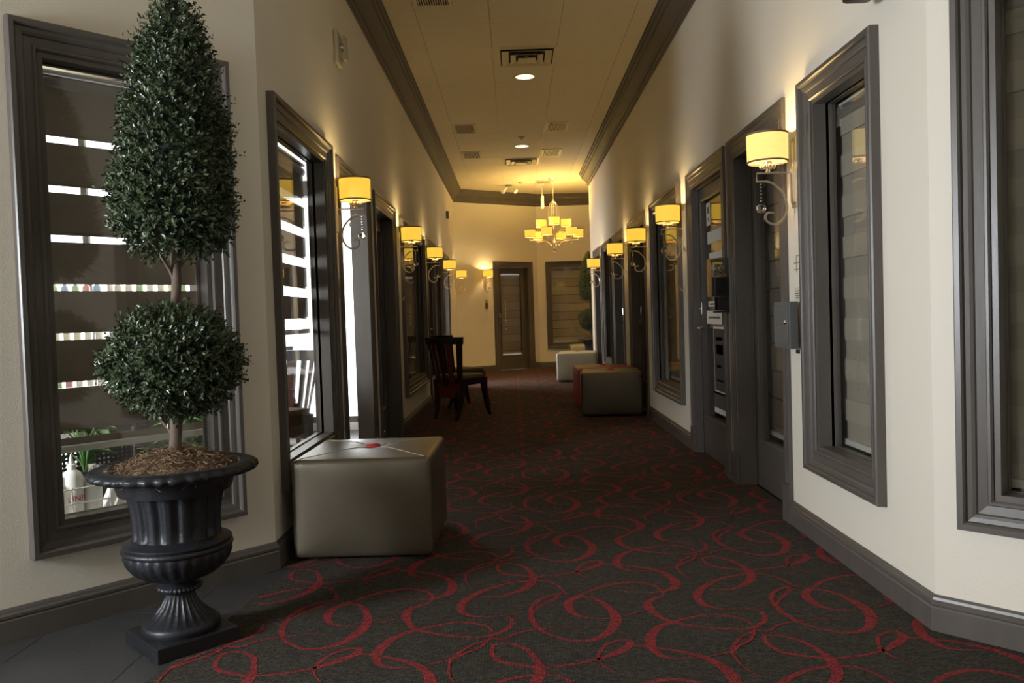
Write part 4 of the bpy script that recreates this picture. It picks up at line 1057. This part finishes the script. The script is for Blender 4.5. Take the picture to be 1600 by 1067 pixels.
# perforated dark panel (chair back) with light behind
t = empty('perforated_screen', loc_ang(-.55, .75), AL, 'dark perforated screen dotted with light behind the bottles', 'screen')
v, f = [], []
nx, nz, pc_, hr = 22, 17, .021, .0062
for i in range(nx):
    for j in range(nz):
        cx_, cz_ = (i-nx/2+.5)*pc_, (.28+j*pc_); b0 = len(v); n8 = 8
        for k in range(n8):
            a = 2*PI*k/n8+PI/8; v.append((cx_+hr*math.cos(a), 0, cz_+hr*math.sin(a)))
        for k in range(n8):
            a = 2*PI*k/n8+PI/8; s_ = .5*pc_/max(abs(math.cos(a)), abs(math.sin(a))); 
            v.append((cx_+s_*math.cos(a), 0, cz_+s_*math.sin(a)))
        for q in ((-.5, -.5), (.5, -.5), (.5, .5), (-.5, .5)): v.append((cx_+q[0]*pc_, 0, cz_+q[1]*pc_))
        for k in range(n8): f.append((b0+k, b0+(k+1) % n8, b0+8+(k+1) % n8, b0+8+k))
        # corner fillers
        for k, c_ in ((0, 18), (2, 19), (4, 16), (6, 17)): f.append((b0+8+k, b0+8+(k+1) % 8, b0+c_))
o = rawmesh('panel', v, f, MBLACK, t); o['kind'] = 'stuff'
md = o.modifiers.new('s', 'SOLIDIFY'); md.thickness = .004
bm = bmesh.new()
for s_ in (-.245, .245): tube(bm, [(s_, 0, 0), (s_, 0, .84)], .014, 8)
box(bm, (-.245, -.012, .65), (.245, .012, .86)); tube(bm, [(-.245, 0, .25), (.245, 0, .25)], .012, 8); link('frame', bm, MBLACK, t, True, 40)
t = empty('salon_desk', loc_ang(.22, 1.35), AL, 'dark salon desk behind the plants in the angled window', 'desk')
bm = bmesh.new(); box(bm, (-.52, -.25, .72), (.50, .25, .76), .004); link('desk_top', bm, MWOOD, t)
bm = bmesh.new(); box(bm, (-.50, -.23, 0), (.48, .23, .72)); link('body', bm, MWOOD, t)
# leafy plant behind the angled window
def plant(loc, lab, seed, n=16, H=.55):
    t = empty('potted_plant', loc, 0, lab, 'plant'); rg = random.Random(seed)
    bm = bmesh.new(); lathe(bm, [(.07, 0), (.10, .17), (.105, .18), (.09, .18), (.085, .15), (.001, .15)], 20); link('pot', bm, MBLACK, t, True, 50)
    for k in range(n):
        a = rg.uniform(0, 2*PI); r_ = rg.uniform(.03, .10); hh = rg.uniform(.3*H, H)
        p = Vector((r_*math.cos(a), r_*math.sin(a), .15+hh))
        bm = bmesh.new(); tube(bm, smoothpath([(0, 0, .14), (p.x*.3, p.y*.3, .15+hh*.6), p], 3), .004, 5); st = link('stalk', bm, MGREEN, t)
        dirv = Vector((math.cos(a), math.sin(a), rg.uniform(-.5, .1))).normalized(); sd = dirv.cross(Vector((0, 0, 1))).normalized(); up = sd.cross(dirv)
        L = rg.uniform(.07, .11); vv = []; ff = []
        prof = [(0, .0), (.15, .30), (.4, .42), (.7, .30), (1, 0)]
        for q, w_ in prof:
            c_ = p+dirv*L*q-up*L*.25*q*q; vv += [c_+sd*w_*L*.8+up*.012, c_, c_-sd*w_*L*.8+up*.012]
        for i in range(4):
            ff += [(i*3, i*3+1, i*3+4, i*3+3), (i*3+1, i*3+2, i*3+5, i*3+4)]
        rawmesh('leaf_blade', vv, ff, MGREEN, st, True)
q = loc_ang(-.66, .42); plant((q.x, q.y, .345), 'green leafy potted plant on the bench behind the angled window', 4, 18, .22)
q = loc_ang(-.27, .36); plant((q.x, q.y, .345), 'second green potted plant behind the angled window, hidden partly by the urn', 9, 16, .25)
# product shelves in front of the salon glazing
t = empty('display_shelf', (-3.55, 7.6, 0), R(0), 'tall display shelf of products in the salon seen through the angled window gaps', 'shelf')
for zz in (.55, .98, 1.38, 1.80):
    bm = bmesh.new(); box(bm, (-1.15, -.13, zz-.02), (1.0, .13, zz)); link('shelf_board', bm, MPLASTER, t)
for xx in (-1.15, -.08, 1.0):
    bm = bmesh.new(); box(bm, (xx-.012, -.13, 0), (xx+.012, .13, 1.82)); link('upright', bm, MPLASTER, t)
cols = [(.75, .74, .7), (.62, .30, .28), (.30, .42, .58), (.70, .68, .55), (.35, .50, .30)]
cm = [mat('bottle_colour_%d' % i, c, .4) for i, c in enumerate(cols)]
pm = []
for m in cm:
    bm = bmesh.new(); lathe(bm, [(.03, 0), (.032, .01), (.032, .13), (.014, .155), (.014, .19)], 12); me_ = link('shelf_bottle', bm, m, None, True, 50); pm.append(me_)
rg = random.Random(6); cnt = 0
for zz in (.551, .981, 1.381):
    for k in range(22):
        xx = -1.09+k*.097
        if abs(xx+.08) < .05: continue
        src = pm[rg.choice((0, 0, 1, 2, 3, 3, 4))]
        o = bpy.data.objects.new('shelf_bottle', src.data); COL.objects.link(o); o.location = (-3.55+xx, 7.6-.06, zz); cnt += 1
        tag(o, ('pale' if src in (pm[0], pm[3]) else 'coloured')+' product bottle on the %s salon shelf behind the blind gaps' % {.551: 'lowest', .981: 'middle', 1.381: 'topmost stocked'}[zz], 'bottle', 'product bottles on the salon shelf')
for o in pm: bpy.data.objects.remove(o, do_unlink=True)
